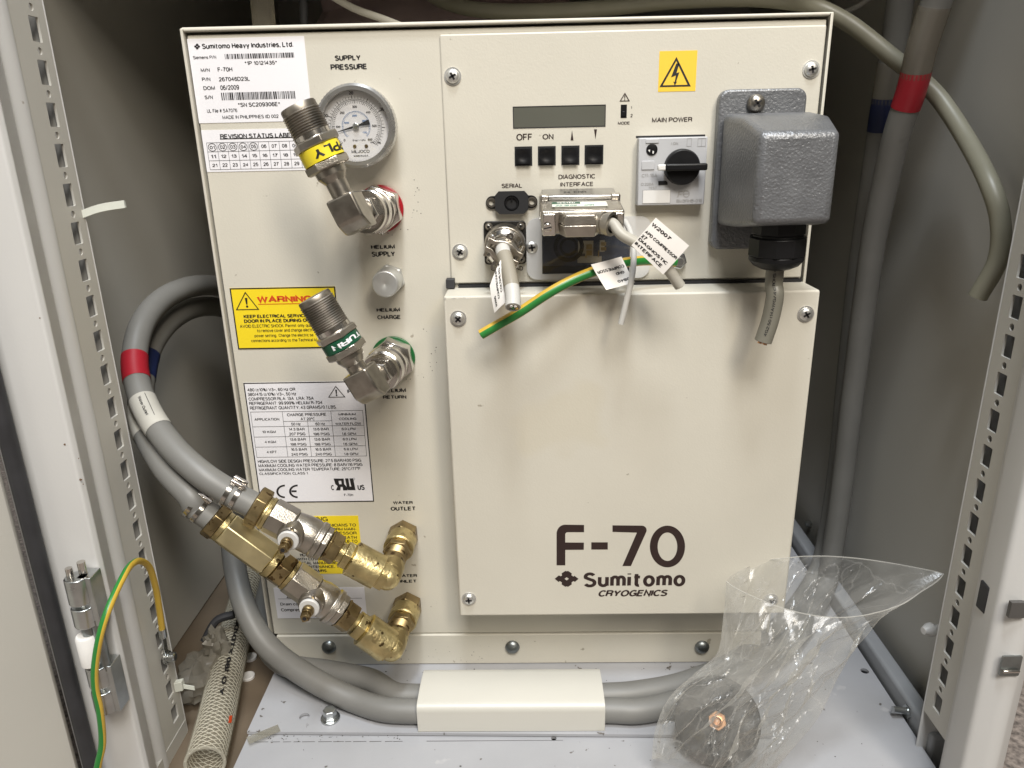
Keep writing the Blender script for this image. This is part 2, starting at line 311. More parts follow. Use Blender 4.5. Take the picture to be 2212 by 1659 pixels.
redt = mat('red_tape', (.36, .014, .026), .42, nscale=30)
bluet = mat('blue_tape', (.012, .02, .075), .42, nscale=30)
greenb = mat('green_band', (.006, .075, .035), .38)
yellowb = mat('yellow_band', (.80, .66, .03), .36)
redr = mat('red_ring', (.36, .01, .018), .3)
greenr = mat('green_ring', (.01, .12, .03), .3)
gwire = mat('green_insulation', (.022, .19, .035), .36, nscale=30)
ywire = mat('yellow_insulation', (.56, .37, .045), .36, nscale=30)
ptfe = mat('white_plastic', (.74, .73, .71), .4)
nylon = mat('natural_nylon', (.68, .70, .63), .38, nscale=30)
lcd = mat('lcd_glass', (.115, .116, .096), .12, nscale=8, var=.08)
greyp = mat('grey_plastic', (.47, .475, .49), .42, nscale=30, var=.02)
copper = mat('copper', (.80, .45, .25), .34, 1, nscale=60, var=.12)
carpet = mat('carpet', (.30, .255, .225), .95, nscale=160, var=.35, bump=1., bscale=260)
pinkp = mat('pink_sheet', (.30, .225, .225), .55, nscale=14, var=.15)
dark = mat('dark_cavity', (.012, .012, .014), .6)
bluedk = mat('dark_blue_metal', (.045, .055, .085), .45, nscale=30, var=.25)
tape_m = mat('yellowed_tape', (.58, .55, .45), .3, nscale=40)
def clear(name, col, tr, gl, rough, nscale=60, white_=.1, streak=0.):
    m = bpy.data.materials.new(name); m.use_nodes = True; N = m.node_tree.nodes; L = m.node_tree.links; N.clear()
    o = N.new('ShaderNodeOutputMaterial'); t = N.new('ShaderNodeBsdfTransparent'); t.inputs[0].default_value = (.97, .97, .96, 1)
    g = N.new('ShaderNodeBsdfGlossy'); g.inputs['Roughness'].default_value = rough; d = N.new('ShaderNodeBsdfDiffuse'); d.inputs[0].default_value = (*col, 1)
    tl = N.new('ShaderNodeBsdfTranslucent'); tl.inputs[0].default_value = (*col, 1); ad = N.new('ShaderNodeMixShader'); ad.inputs[0].default_value = .5
    L.new(d.outputs[0], ad.inputs[1]); L.new(tl.outputs[0], ad.inputs[2])
    lw = N.new('ShaderNodeLayerWeight'); lw.inputs[0].default_value = .35
    co = N.new('ShaderNodeTexCoord'); no = N.new('ShaderNodeTexNoise'); no.inputs['Scale'].default_value = nscale; no.inputs['Detail'].default_value = 4
    L.new(co.outputs['Object'], no.inputs['Vector']); bp = N.new('ShaderNodeBump'); bp.inputs['Strength'].default_value = .22 if streak else .35; bp.inputs['Distance'].default_value = .002
    L.new(no.outputs['Fac'], bp.inputs['Height']); L.new(bp.outputs[0], g.inputs['Normal'])
    m1 = N.new('ShaderNodeMixShader'); mr = N.new('ShaderNodeMapRange'); mr.inputs[3].default_value = white_; mr.inputs[4].default_value = tr
    L.new(lw.outputs['Facing'], mr.inputs[0]); fac = mr.outputs[0]
    if streak:      # whitened creases in the film: thin ridges of two stretched noises
        for sc_, st_, wd_ in ((30, (1, 1, .35), .012), (70, (.5, 1, .6), .010), (16, (1, .6, 1.4), .09)):
            mpp = N.new('ShaderNodeMapping'); mpp.inputs['Scale'].default_value = st_; mpp.inputs['Rotation'].default_value = (.3, .9, .4); L.new(co.outputs['Object'], mpp.inputs['Vector'])
            n4 = N.new('ShaderNodeTexNoise'); n4.inputs['Scale'].default_value = sc_; n4.inputs['Detail'].default_value = 1.5; L.new(mpp.outputs[0], n4.inputs['Vector'])
            sb_ = N.new('ShaderNodeMath'); sb_.operation = 'SUBTRACT'; sb_.inputs[1].default_value = .5; L.new(n4.outputs['Fac'], sb_.inputs[0])
            ab_ = N.new('ShaderNodeMath'); ab_.operation = 'ABSOLUTE'; L.new(sb_.outputs[0], ab_.inputs[0])
            m5 = N.new('ShaderNodeMapRange'); m5.inputs[1].default_value = 0; m5.inputs[2].default_value = wd_; m5.inputs[3].default_value = streak; m5.inputs[4].default_value = 0; L.new(ab_.outputs[0], m5.inputs[0])
            ad2 = N.new('ShaderNodeMath'); ad2.operation = 'ADD'; ad2.use_clamp = True; L.new(fac, ad2.inputs[0]); L.new(m5.outputs[0], ad2.inputs[1]); fac = ad2.outputs[0]
    L.new(fac, m1.inputs[0]); L.new(t.outputs[0], m1.inputs[1]); L.new(ad.outputs[0], m1.inputs[2])
    m2 = N.new('ShaderNodeMixShader'); mr2 = N.new('ShaderNodeMapRange'); mr2.inputs[3].default_value = gl*.35; mr2.inputs[4].default_value = gl*1.6
    L.new(lw.outputs['Fresnel'], mr2.inputs[0]); L.new(mr2.outputs[0], m2.inputs[0]); L.new(m1.outputs[0], m2.inputs[1]); L.new(g.outputs[0], m2.inputs[2])
    L.new(m2.outputs[0], o.inputs[0]); return m
bagm = clear('clear_polythene', (.74, .73, .70), .62, .075, .18, 80, .06, .12)
pvc = clear('clear_pvc', (.55, .50, .40), .55, .10, .18, 30, .22)
acryl = clear('clear_acrylic', (.6, .65, .8), .1, .08, .06, 20, .02)
shrink = clear('heat_shrink', (.42, .37, .28), .7, .08, .25, 30, .45)

# ================================================================== SETTING
fl = MB().box((-4, -5, -.20), (4, 4, -.17)).obj('carpet_floor', carpet, loc=(0, 0, -.17)); fl['kind'] = 'structure'

# ================================================================== CABINET
cabt = thing('cabinet', 'tall cream steel equipment cabinet with its doors open around the compressor', 'cabinet', (.22, .25, -.17))
XL, XR = -.125, .572
MB().box((XL-.004, -.05, -.06), (XL, .66, 1.25)).obj('side_wall', cab, cabt)
MB().box((XR, -.10, -.06), (XR+.004, .66, 1.25)).obj('side_wall', cab, cabt)
MB().box((XL, .655, -.06), (XR, .66, 1.25)).obj('back_wall', cab, cabt)
MB().box((XL, .03, .622), (XR, .655, .627)).obj('added_shade_top', cab, cabt)  # added unseen cover that keeps the deep interior dark
MB().box((XL, .012, .585), (XR, .030, .65)).obj('added_shade_header', cab, cabt)  # added unseen front edge of that cover, cuts off lamp light
MB().box((XL-.004, -.125, -.075), (XR+.004, .66, -.062)).obj('base_plate', mat('shaded_brown_plate', (.15, .115, .08), .5, nscale=14, var=.12), cabt)  # brown tone darkened to hold the shade on the cabinet floor
MB().box((.005, -.1285, -.17), (.575, -.1215, -.066)).obj('kick_plate', cabw, cabt, bevel=.001)
# equipment pan the compressor stands on (real holes through it)
def P2(px, py, z): q = at(px, py, z=z); return (q.x, q.y)
holes = [ring(*P2(*c11(1765, 648), -.036), .0022), ring(*P2(2500/1.736+1485/2/1.736, (2050+932/2)/1.736, -.036), .0035)]
MB().plate([[(.0045, -.1146), (.5435, -.1146), (.5435, .64), (.0045, .64)]]+holes, lambda a, b, w_: (a, b, -.036-w_), .0025).box((.0045, -.1172, -.062), (.5435, -.1147, -.0362)).obj('equipment_pan', panp, cabt, bevel=.0006)
# side members (tubes) with gaps
MB().box((.5462, -.10, -.058), (.5605, .64, -.021)).obj('base_rail', mat('rail_grey', (.30, .31, .325), .4, nscale=12), cabt, bevel=.003, seg=3)
MB().box((.5625, -.10, -.058), (.5715, .64, -.05)).obj('gap_shade_strip', rubber, cabt)  # black strip put in as the shade inside the wall gap
sd = at(*F0(1960, 1537), x=.546)
MB().cyl(sd+Vector((.004, 0, 0)), sd+Vector((-.012, 0, .002)), .0028).cyl(sd+Vector((-.001, 0, 0)), sd+Vector((.001, 0, 0)), .006, n=6).obj('rail_screw', zinc, cabt)
for (px, py) in ((1746, 1135), (1779, 1172)):
    q = at(px, py, z=-.02); MB().cyl(q, q+Vector((0, 0, .004)), .004, n=6).obj('rail_screw', zinc, cabt)
# perforated uprights
def perf(xc, sgn, y0, y1, yc, zp, z0, z1, profile):
    n0 = int((z0-zp)/.025); loops = [[(y0, z0), (y1, z0), (y1, z1), (y0, z1)]]
    k = n0
    while zp+k*.025+.014 < z1:
        zc = zp+k*.025
        if zc-.012 > z0: loops.append(rrect(yc-.0050, zc-.0073, yc+.0050, zc+.0073, .0008, 2))
        if zc+.0125+.004 < z1 and zc-.002 > z0: loops.append(ring(yc, zc+.0125, .0023, 14))
        k += 1
    return MB().plate(loops, lambda a, b, w_: (xc-sgn*w_, a, b), .0016)
rl = perf(-.064, 1, -.0835, -.0480, -.0605, .3447, -.048, .80, None).obj('perforated_rail', cab, cabt)
rr_ = perf(.539, -1, -.1265, -.0945, -.1085, .294, -.0, .80, None).obj('perforated_rail', cab, cabt)
def extr(poly, z0, z1):
    return MB().plate([poly], lambda a, b, w_: (a, b, z0+w_), z1-z0)
def smoothpoly(pts, n=4):   # Chaikin rounding of chosen corners: (x,y,r)
    out_ = []
    for i, (x, y, r) in enumerate(pts):
        if r <= 0: out_.append((x, y)); continue
        p = Vector((x, y)); a = Vector(pts[i-1][:2]); b = Vector(pts[(i+1) % len(pts)][:2])
        s_ = p+(a-p).normalized()*r; t_ = p+(b-p).normalized()*r
        for k in range(n+1):
            u = k/n; q = s_*(1-u)**2+p*2*u*(1-u)+t_*u*u; out_.append((q.x, q.y))
    return out_
extr(smoothpoly([(-.064, -.0478, .0015), (-.064, -.0468, .0), (-.099, -.0468, 0), (-.099, -.134, .003), (-.0512, -.134, .0015), (-.0496, -.130, .001), (-.0612, -.1035, .002), (-.0665, -.1005, .002), (-.0672, -.0965, .002), (-.0625, -.0905, .005), (-.0632, -.0838, .001), (-.0965, -.0838, 0), (-.0965, -.0478, 0)]), -.075, .80).obj('door_frame', cabw, cabt)
extr(smoothpoly([(.539, -.0942, .0015), (.539, -.0932, 0), (.571, -.0932, 0), (.566, -.150, .004), (.5485, -.166, .003), (.5415, -.1665, .003), (.5295, -.160, .003), (.5318, -.1355, .003), (.5372, -.1345, .002), (.5362, -.1315, .004), (.5372, -.1268, .002), (.562, -.1268, 0), (.568, -.0942, 0)]), -.10, .80).obj('door_frame', cabw, cabt)
MB().box((-.0635, -.125, -.0485), (-.0790, -.048, -.062)).obj('rail_foot', cab, cabt)
# latch slot and dark catch of the right frame
q = at(2181, 1436, y=-.166)
MB().plate([rrect(-.0062, -.0075, .0062, .0075, .001)], lambda a, b, w_: (q.x+a, -.1662-w_, q.z+b), .0012).obj('latch_plate', dzinc, cabt)
MB().box((q.x-.0052, -.1695, q.z-.0040), (q.x+.0052, -.1675, q.z-.0020)).obj('latch_plate', chrome, cabt, bevel=.0006)
q = at(2112, 1300, y=-.150)
MB().box((.5300, -.1495, q.z-.010), (.5345, -.1400, q.z+.010)).obj('recess_shade', rubber, cabt, bevel=.0008)  # dark block put in as the shade of a narrow recess
q = at(2196, 1318, y=-.168)
MB().box((q.x-.004, -.1685, q.z-.0055), (q.x+.006, -.1655, q.z+.0055)).obj('lock_striker', mat('dim_metal', (.12, .115, .11), .5, .4), cabt)
# nylon peg on the right wall
q = at(2010, 1361, x=.560)
MB().lathe(q+Vector((.014, .004, 0)), (-1, -.25, 0), [(0, .003), (.013, .003), (.013, .0055), (.016, .0055), (.021, .0028)], 18).obj('wall_peg', ptfe, cabt)
# left door with gasket, hinge
dv = Vector((-.52, -.85, 0)).normalized(); dn = Vector((.85, -.52, 0)); o0 = Vector((-.0885, -.146, 0))
dr = MB().obox(o0+dv*.30+Vector((0, 0, .33))-dn*.012, dv*.30, dn*.010, (0, 0, .47)).obj('door_panel', cab, cabt, bevel=.003)
MB().tube([Vector((-.0838, -.1425, z)) for z in np.linspace(-.12, .8, 12)], .0050, 14).obj('door_gasket', rubber, dr)
hx, hy = -.0600, -.1445
def zrow(py): return at(230, py, y=hy-.0075).z
h_ = None
for (a, b, c, d) in ((1258, 1313, 1321, 1362), (1450, 1492, 1503, 1548)):
    hg = MB().box((hx+.001, hy-.003, zrow(d)), (hx+.0105, hy+.010, zrow(a)))
    for (p, q) in ((a, b), (c, d)):
        hg.lathe((hx, hy, zrow(q)), (0, 0, 1), [(0, .0070), (.0006, .0077), (zrow(p)-zrow(q)-.0006, .0077), (zrow(p)-zrow(q), .0070)], 28)
    hh = hg.obj('hinge', zinc, cabt, bevel=.0004); h_ = h_ or hh
MB().cyl((hx, hy, zrow(1520)), (hx, hy, zrow(1290)), .0045).cyl((hx+.006, hy, zrow(1460)), (hx+.006, hy, zrow(1350)), .0035).obj('hinge_pin', dzinc, h_)
MB().lathe((hx-.002, hy-.002, zrow(1445)), (0, 0, 1), [(0, .0058), (.001, .0066), (.022, .0066), (.0232, .0058)], 24).obj('hinge_sleeve', ptfe, h_)
MB().cyl((hx-.004, hy, zrow(1258)), (hx-.004, hy, zrow(1240)), .0022).cyl((hx+.003, hy+.003, zrow(1258)), (hx+.003, hy+.003, zrow(1232)), .0026).obj('hinge_screw', chrome, h_)

# ================================================================== COMPRESSOR
H = .5013
comp = thing('helium_compressor', 'big cream helium compressor with gauge, buttons and brown F-70 lettering on its door', 'compressor', (.225, .24, -.036))
cs = MB()
cs.box((0, 0, .0), (.0022, .48, H)).box((.4478, 0, 0), (.45, .48, H)).box((.0022, 0, H-.0022), (.4478, .48, H)).box((.0022, .47, 0), (.4478, .48, H-.0022))
cs.box((.0022, .03, .0), (.4478, .032, H-.0022))
cs.obj('casing', cream, comp, bevel=.0008)
YP = .0030                                     # front panel face
MB().box((.0034, YP, .0), (.4466, YP+.002, H-.0040)).obj('front_panel', cream, comp, bevel=.0012, seg=3)
YF = .0012
MB().box((.0060, YF, -.0320), (.444, YF+.02, -.0006)).obj('mounting_flange', cream, comp, bevel=.0008)
# mounting plate under the flange
A = at(538, 1571, z=-.0325); Bq = at(590, 1446, z=-.0325)
MB().plate([[(A.x, -.0790), (.4300, -.0855), (.4300, .45), (A.x-.002, .45)], ring(*P2(*c11(472, 535), -.0325), .0042)], lambda a, b, w_: (a, b, -.0325-w_), .0025).obj('mounting_plate', panp, comp, bevel=.0005)
for px in (711, 1107, 1516):
    q = at(px, 1396, y=YF)
    MB().lathe((q.x, YF, q.z), (0, -1, 0), [(0, .0062), (.0012, .0066), (.0030, .0058), (.0044, .0035), (.0049, .0012)], 28).obj('flange_bolt', dzinc, comp)
q = at(714, 1553, z=-.0325)
fb = MB().lathe(q, (0, 0, 1), [(0, .0080), (.0018, .0080)], 28).lathe(q+Vector((0, 0, .0018)), (0, 0, 1), [(0, .0066), (.0015, .0064), (.0016, .0056), (.0075, .0056), (.0080, .0050)], 6, .3).obj('mounting_bolt', zinc, comp, bevel=.0003)
for px, py in ((541, 1420), (536, 1461)):
    q = at(px, py, z=-.061)
    MB().lathe(q, (0, 0, 1), [(-.0015, .0062), (.0012, .0062), (.0016, .0052), (.0010, .0028)], 24).obj('lit_hole_edge', ptfe, comp)  # white rings put in as the light on hole edges
screwm = mat('screw_zinc', (.80, .80, .78), .40, .95, nscale=90, var=.10)
def screw(x, y, z, r=.0048, par=comp, m_=screwm):
    s_ = MB()
    L = [(r*1.28*math.cos(a), r*1.28*math.sin(a)) for a in np.linspace(0, 2*math.pi, 28, endpoint=False)]
    s_.lathe((x, y, z), (0, -1, 0), [(0, r*1.28), (.0007, r*1.25)], 28)
    s_.lathe((x, y-.0007, z), (0, -1, 0), [(0, r), (.0009, r*.98), (.0019, r*.80), (.0024, r*.52)], 28)
    o = s_.obj('screw', m_, par)
    a = random.uniform(0, 1.5); c_, d_ = math.cos(a), math.sin(a); k = r*.54; t = r*.15; yy = y-.00325
    s2 = MB()
    for (ux, uz) in ((c_, d_), (-d_, c_)):
        s2.obox((x, yy+.0001, z), (ux*k, 0, uz*k), (0, .00025, 0), (-uz*t, 0, ux*t))
    s2.obj('screw_cross', ink, o, bevel=0)
    return o
# ---- control panel
CP = 0.0006
c_ = MB().plate([rrect(.1804, .3193, .4462, .4935, .0012, 3)], F3(YP-.0002), YP-.0002-CP).obj('control_panel', cream, comp, bevel=.0012, seg=3)
for px, py in ((978, 165), (1752, 150), (994, 544), (1149, 534)): q = at(px, py, y=CP); screw(q.x, CP, q.z)
# dark seam and foam plug above the service door
q = at(965, 605, y=.0); MB().box((.1770, -.006, .3168), (.1835, .002, .3240)).obj('foam_plug', rubber, comp, bevel=.0005)
YD = -.0320
MB().box((.1776, YD, .0432), (.4490, .0028, .3163)).obj('service_door', cream, comp, bevel=.0016, seg=3)
MB().box((.186, -.001, .3164), (.4462, .0025, .3186)).obj('panel_seam', dark, comp)
for px, py in ((990, 688), (1740, 678), (1013, 1293), (1665, 1296)): q = at(px, py, y=YD); screw(q.x, YD, q.z)
# ---- F-70 lettering on the door
g = MB(); y = YD-.0001
def arc(cx, cy, r, a0, a1, n=8): return [(cx+r*math.cos(math.radians(a0+(a1-a0)*k/n)), cy+r*math.sin(math.radians(a0+(a1-a0)*k/n))) for k in range(n+1)]
g.pflat(c10, [[(137, 810), (137, 360)]+arc(257, 367, 118, 190, 268)+[(517, 253), (517, 352), (292, 352)]+arc(290, 385, 33, 265, 180, 5)+[(257, 495), (515, 497), (513, 595), (258, 597), (257, 810)]], y)
g.pflat(c10, [[(617, 493), (845, 493), (845, 592), (617, 592)]], y)
g.pflat(c10, [[(910, 258), (1315, 262)]+arc(1320, 325, 62, -88, 25)+[(1165, 820), (1047, 820), (1248, 358), (910, 348)]], y)
g.pflat(c10, [ring(1670, 550, 243, 48, 288), ring(1670, 553, 136, 48, 197)], y)
g.obj('door_lettering', inkb, comp, smooth=0)
crest = [(112, 997), (165, 952), (190, 956), (186, 966), (213, 952), (207, 922), (258, 888), (278, 893), (297, 888), (347, 922), (343, 950), (372, 966), (383, 954), (440, 997), (390, 1040), (372, 1028), (345, 1045), (347, 1074), (297, 1107), (277, 1101), (258, 1107), (207, 1074), (211, 1047), (182, 1028), (165, 1041)]
g = MB().pflat(c10, [crest, [(246, 997), (277, 975), (308, 997), (277, 1020)]], y)
g.ptext('Sumitomo', c10, (512, 910), (1912, 1104), y-.00005, bold=.016, space=1.25)
g.ptext('CRYOGENICS', c10, (717, 1142), (1672, 1250), y-.00005, bold=.018, shear=.22)
g.obj('door_lettering', inkb, comp, smooth=0)
# ---- panel legends
y = YP-.0002
for grp in ((('SUPPLY', c1, (1448, 283), (1665, 322)), ('PRESSURE', c1, (1412, 357), (1715, 397))), (('HELIUM', c2, (1305, 258), (1508, 297)), ('SUPPLY', c2, (1312, 318), (1508, 358))),
            (('HELIUM', c2, (1352, 782), (1550, 818)), ('CHARGE', c2, (1358, 840), (1552, 877))), (('HELIUM', c2, (1398, 1450), (1600, 1487)), ('RETURN', c2, (1405, 1507), (1603, 1542))),
            (('WATER', c3, (1900, 1175), (2085, 1208)), ('OUTLET', c3, (1878, 1230), (2108, 1263))), (('WATER', c4, (1740, 778), (1912, 809)), ('INLET', c4, (1768, 824), (1905, 855)))):
    g = MB()
    for t, C, a, b in grp: g.ptext(t, C, a, b, y, bold=.02)
    g.obj('panel_lettering', ink, comp, smooth=0)
y = CP-.0002
for grp in ((('1', c5, (1884, 780), (1892, 805)), ('2', c5, (1880, 853), (1898, 883)), ('MODE', c5, (1763, 922), (1870, 952))), (('OFF', c5, (826, 1037), (970, 1096)),), (('ON', c5, (1067, 1033), (1170, 1092)),),
            (('DIAGNOSTIC', c5, (1215, 1408), (1552, 1453)), ('INTERFACE', c5, (1232, 1480), (1533, 1522))), (('SERIAL', c5, (690, 1492), (878, 1533)),),
            (('MAIN POWER', c7, (357, 712), (726, 757)),), (('COLD HEAD', c6, (312, 770), (580, 805)),)):
    g = MB()
    for t, C, a, b in grp: g.ptext(t, C, a, b, y, bold=.006)
    g.obj('panel_lettering', inkb, comp, smooth=0)
MB().pflat(c5, [[(1340, 1003), (1327, 1096), (1353, 1096)]], y).obj('arrow_mark', inkb, comp, smooth=0); MB().pflat(c5, [[(1543, 995), (1570, 995), (1556, 1085)]], y).obj('arrow_mark', inkb, comp, smooth=0)
a = at(*c5(1778, 738), y=y); b = at(*c5(1875, 655), y=y); MB().warn(a.x, a.z, b.x, b.z, y, .0005).obj('warning_mark', inkb, comp, smooth=0)
# ---- display, mode switch, buttons
def pbox(C, a, b, y0, y1, shrink_=0.):
    A = at(*C(*a), y=y0); B = at(*C(*b), y=y0); return (A.x+shrink_, y0, B.z+shrink_), (B.x-shrink_, y1, A.z-shrink_)
lo, hi = pbox(c5, (793, 786), (1648, 970), CP, CP+.003)
d = MB().frame(lo[0], lo[2], hi[0], hi[2], CP-.0003, .0006).obj('display_screen', ink, comp, smooth=0)
MB().box((lo[0]+.0004, CP-.00015, lo[2]+.0004), (hi[0]-.0004, CP+.0015, hi[2]-.0004)).obj('display_glass', lcd, d)
lo, hi = pbox(c5, (1790, 768), (1843, 890), CP-.0002, CP+.002); m_ = MB().box(lo, hi).obj('mode_switch', plast, comp)
MB().box((lo[0]+.001, CP-.0008, lo[2]+.001), (hi[0]-.001, CP, (lo[2]+hi[2])/2)).obj('switch_slider', plast, m_, bevel=.0003)
for a, b in (((810, 1155), (974, 1330)), ((1025, 1152), (1190, 1326)), ((1242, 1147), (1408, 1322)), ((1457, 1141), (1627, 1316))):
    lo, hi = pbox(c5, a, b, CP-.0003, CP+.002)
    o = MB().box(lo, hi).obj('push_button', plastm, comp)
    cx, cz = (lo[0]+hi[0])/2, (lo[2]+hi[2])/2; hw = (hi[0]-lo[0])/2-.0011
    k = MB(); n = 10; V = []; Fa = []          # dished key cap
    for i in range(n+1):
        for j in range(n+1):
            u, v = -1+2*i/n, -1+2*j/n; r_ = math.hypot(u, v); V.append((cx+u*hw, CP-.0034+.0011*max(0, 1-(r_/.85)**2), cz+v*hw))
    for i in range(n):
        for j in range(n): Fa.append((i*(n+1)+j, (i+1)*(n+1)+j, (i+1)*(n+1)+j+1, i*(n+1)+j+1))
    k.add(V, Fa); y0 = CP-.0034; y1 = CP-.0003
    for (u0, v0), (u1, v1) in (((-1, -1), (1, -1)), ((1, -1), (1, 1)), ((1, 1), (-1, 1)), ((-1, 1), (-1, -1))):
        k.quad((cx+u0*hw, y0, cz+v0*hw), (cx+u1*hw, y0, cz+v1*hw), (cx+u1*hw, y1, cz+v1*hw), (cx+u0*hw, y1, cz+v0*hw))
    k.obj('key_cap', plast, o, bevel=.0004)
# ---- shock sticker
y = CP-.0002
A = at(*c7(428, 103), y=y); B = at(*c7(755, 470), y=y); A.x = (A.x+at(*c7(410, 470), y=y).x)/2; B.x = (B.x+at(*c7(777, 103), y=y).x)/2
st = MB().box((A.x, y, B.z), (B.x, y+.0002, A.z)).obj('shock_sticker', yellow2, comp)
g = MB(); a = at(*c7(425, 434), y=y); b = at(*c7(728, 152), y=y); g.warn  # outline only, then the bolt
xm = (a.x+b.x)/2; t = .0011
g.flat([[(a.x, a.z), (b.x, a.z), (xm, b.z)], [(a.x+2*t, a.z+t), (b.x-2*t, a.z+t), (xm, b.z-2.3*t)]], y-.0001)
g.pflat(c7, [[(580, 216), (608, 216), (582, 305), (609, 296), (578, 386), (588, 382), (567, 420), (553, 382), (565, 388), (577, 325), (532, 344)]], y-.0001)
g.obj('printing', ink, st, smooth=0)
# ---- motor starter with rotary knob
YB = -.0085
A = at(*c7(238, 903), y=YB); B = at(*c7(836, 1517), y=YB); B.x = (B.x+at(*c7(880, 895), y=YB).x)/2-.0003
br = MB().box((A.x, YB, B.z), (B.x, CP+.002, A.z)).obj('power_switch', greyp, comp, bevel=.0008)
MB().box((A.x-.001, CP-.0002, A.z), (B.x, CP+.001, A.z+.0014)).obj('switch_cutout', dark, br)
K = at(*c7(640, 1172), y=YB-.005); kr = .0125
kb = MB().lathe((K.x, YB, K.z), (0, -1, 0), [(0, kr), (.0050, kr*.99), (.0064, kr*.93)], 48).obj('knob', plast, br, bevel=.0003)
hl = at(*c7(412, 1182), y=YB-.010); hr = at(*c7(866, 1180), y=YB-.010)
MB().box((hl.x+.0050, YB-.0118, K.z-.0022), (hr.x, YB-.0060, K.z+.0026)).obj('knob_handle', plast, kb, bevel=.0012, seg=3)
MB().box((hl.x, YB-.0108, K.z-.0018), (hl.x+.0062, YB-.0062, K.z+.0022)).obj('knob_pointer', ptfe, kb, bevel=.0008)
q = at(*c7(355, 1010), y=YB)
dl = MB().lathe((q.x, YB+.0002, q.z), (0, -1, 0), [(0, .0040), (.0008, .0040), (.0010, .0034)], 28).obj('current_dial', plast, br)
g = MB(); y = YB-.00105; g.pflat(c7, [[(320, 1013), (340, 1010), (335, 1035)]], y); g.pflat(c7, [[(362, 1020), (375, 1025), (372, 1048), (360, 1045)]], y); g.obj('dial_mark', ptfe, dl)
y = YB-.0002
MB().pflat(c7, [[(415, 1300), (487, 1298), (500, 1312), (500, 1335), (415, 1338)]], y).obj('test_slot', ink, br, smooth=0)
lo, hi = pbox(c7, (275, 1388), (520, 1500), YB-.0004, YB); MB().box(lo, hi).obj('name_field', ptfe, br)
g = MB()
g.frame(lo[0]-.0004, lo[2]-.0004, hi[0]+.0004, hi[2]+.0004, y, .0004)
for t, a, b in (('I ON', (535, 938), (597, 968)), ('C11-16A', (262, 1230), (405, 1262)), ('O 208A', (255, 1313), (370, 1340)), ('TEST', (325, 1352), (400, 1372)), ('BM3RHB-016', (583, 1465), (818, 1497)), ('F', (590, 1390), (640, 1450))):
    g.ptext(t, c7, a, b, y, bold=.008, shear=.2 if t == 'F' else 0)
g.pflat(c7, [ring(672, 1418, 33, 24), ring(672, 1418, 24, 24)], y); g.pflat(c7, [[(650, 1413), (694, 1413), (694, 1422), (650, 1422)]], y)
for a, b in (((680, 905), (720, 980)), ((780, 905), (852, 980))):
    p0 = at(*c7(*a), y=y); p1 = at(*c7(*b), y=y); g.frame(p0.x, p1.z, p1.x, p0.z, y, .0003)
p0 = at(*c7(815, 905), y=y); g.rect(p0.x, at(*c7(815, 980), y=y).z, p0.x+.0003, p0.z, y)
g.obj('printing', inkg, br, smooth=0)
g = MB()
for a, b in (((262, 1115), (378, 1195)),): lo, hi = pbox(c7, a, b, YB-.0006, YB); g.box(lo, hi)
for a, b in (((300, 915), (420, 950)),): lo, hi = pbox(c7, a, b, YB-.0006, YB); g.box(lo, hi)
g.obj('moulded_field', greyp, br, bevel=.0004)
# ---- serial socket
q = at(*c6(484, 240), y=CP-.002)
so = MB().plate([rrect(-.0190, -.0046, .0190, .0046, .0045), ring(-.0150, 0, .0022, 16), ring(.0150, 0, .0022, 16)], lambda a, b, w_: (q.x+a, CP-w_, q.z+b), .0016).obj('serial_socket', plast, comp, bevel=.0003)
sb = [(-.0122, .0050), (-.0095, .0080), (.0095, .0080), (.0122, .0050), (.0122, -.0050), (.0090, -.0082), (-.0090, -.0082), (-.0122, -.0050)]
MB().plate([sb, ring(0, -.0005, .0056, 28)], lambda a, b, w_: (q.x+a, CP-.0016-w_, q.z+b), .0034).plate([ring(0, -.0005, .0056, 28)], lambda a, b, w_: (q.x+a, CP-.0016-w_, q.z+b), .0012).obj('socket_body', plastm, so, bevel=.0004)
MB().plate([ring(0, -.0005, .0049, 28), ring(0, -.0005, .0040, 28)], lambda a, b, w_: (q.x+a, CP-.0028-w_, q.z+b), .0016).box((q.x-.0005, CP-.0042, q.z+.001), (q.x+.0005, CP-.0028, q.z+.0055)).obj('socket_pins', plast, so)
for dx in (-.0150, .0150):
    MB().plate([ring(dx, 0, .0036, 20), ring(dx, 0, .0023, 20)], lambda a, b, w_: (q.x+a, CP-.0016-w_, q.z+b), .0004).obj('socket_ring', steel, so)
# ---- clear window plate over the dark cut-out with terminal blocks
A = at(*c6(604, 372), y=CP); B = at(*c6(1622, 862), y=CP); O1 = at(*c6(735, 505), y=CP); O2 = at(*c6(1458, 820), y=CP)
wp = MB().plate([rrect(A.x, B.z, B.x, A.z, .008), [(O1.x, O2.z), (O2.x, O2.z), (O2.x, O1.z), (O1.x, O1.z)]], F3(CP-.0002), .0016).obj('window_plate', mat('frosted_plate', (.58, .575, .56), .22, nscale=20, var=.03), comp, bevel=.0005)
MB().box((O1.x, CP-.0015, O2.z), (O2.x, CP-.0011, O1.z)).obj('window_pane', acryl, wp)
MB().box((O1.x, CP-.0003, O2.z), (O2.x, CP-.0001, O1.z)).obj('window_back', bluedk, wp)
g = MB()
q1 = at(*c6(860, 560), y=CP); q2 = at(*c6(1030, 745), y=CP)
cx, cz = (q1.x+q2.x)/2+.001, (q1.z+q2.z)/2+.004
g.plate([ring(cx, cz, .0115, 36), ring(cx, cz, .0085, 36)], F3(CP-.0004), .0003); g.plate([ring(cx, cz, .0070, 36), ring(cx, cz, .0050, 36)], F3(CP-.0004), .0002)
lo, hi = pbox(c6, (735, 770), (1458, 820), CP-.0005, CP-.0003); g.box(lo, hi)
g.obj('relay_coil', plastm, wp)
g = MB()
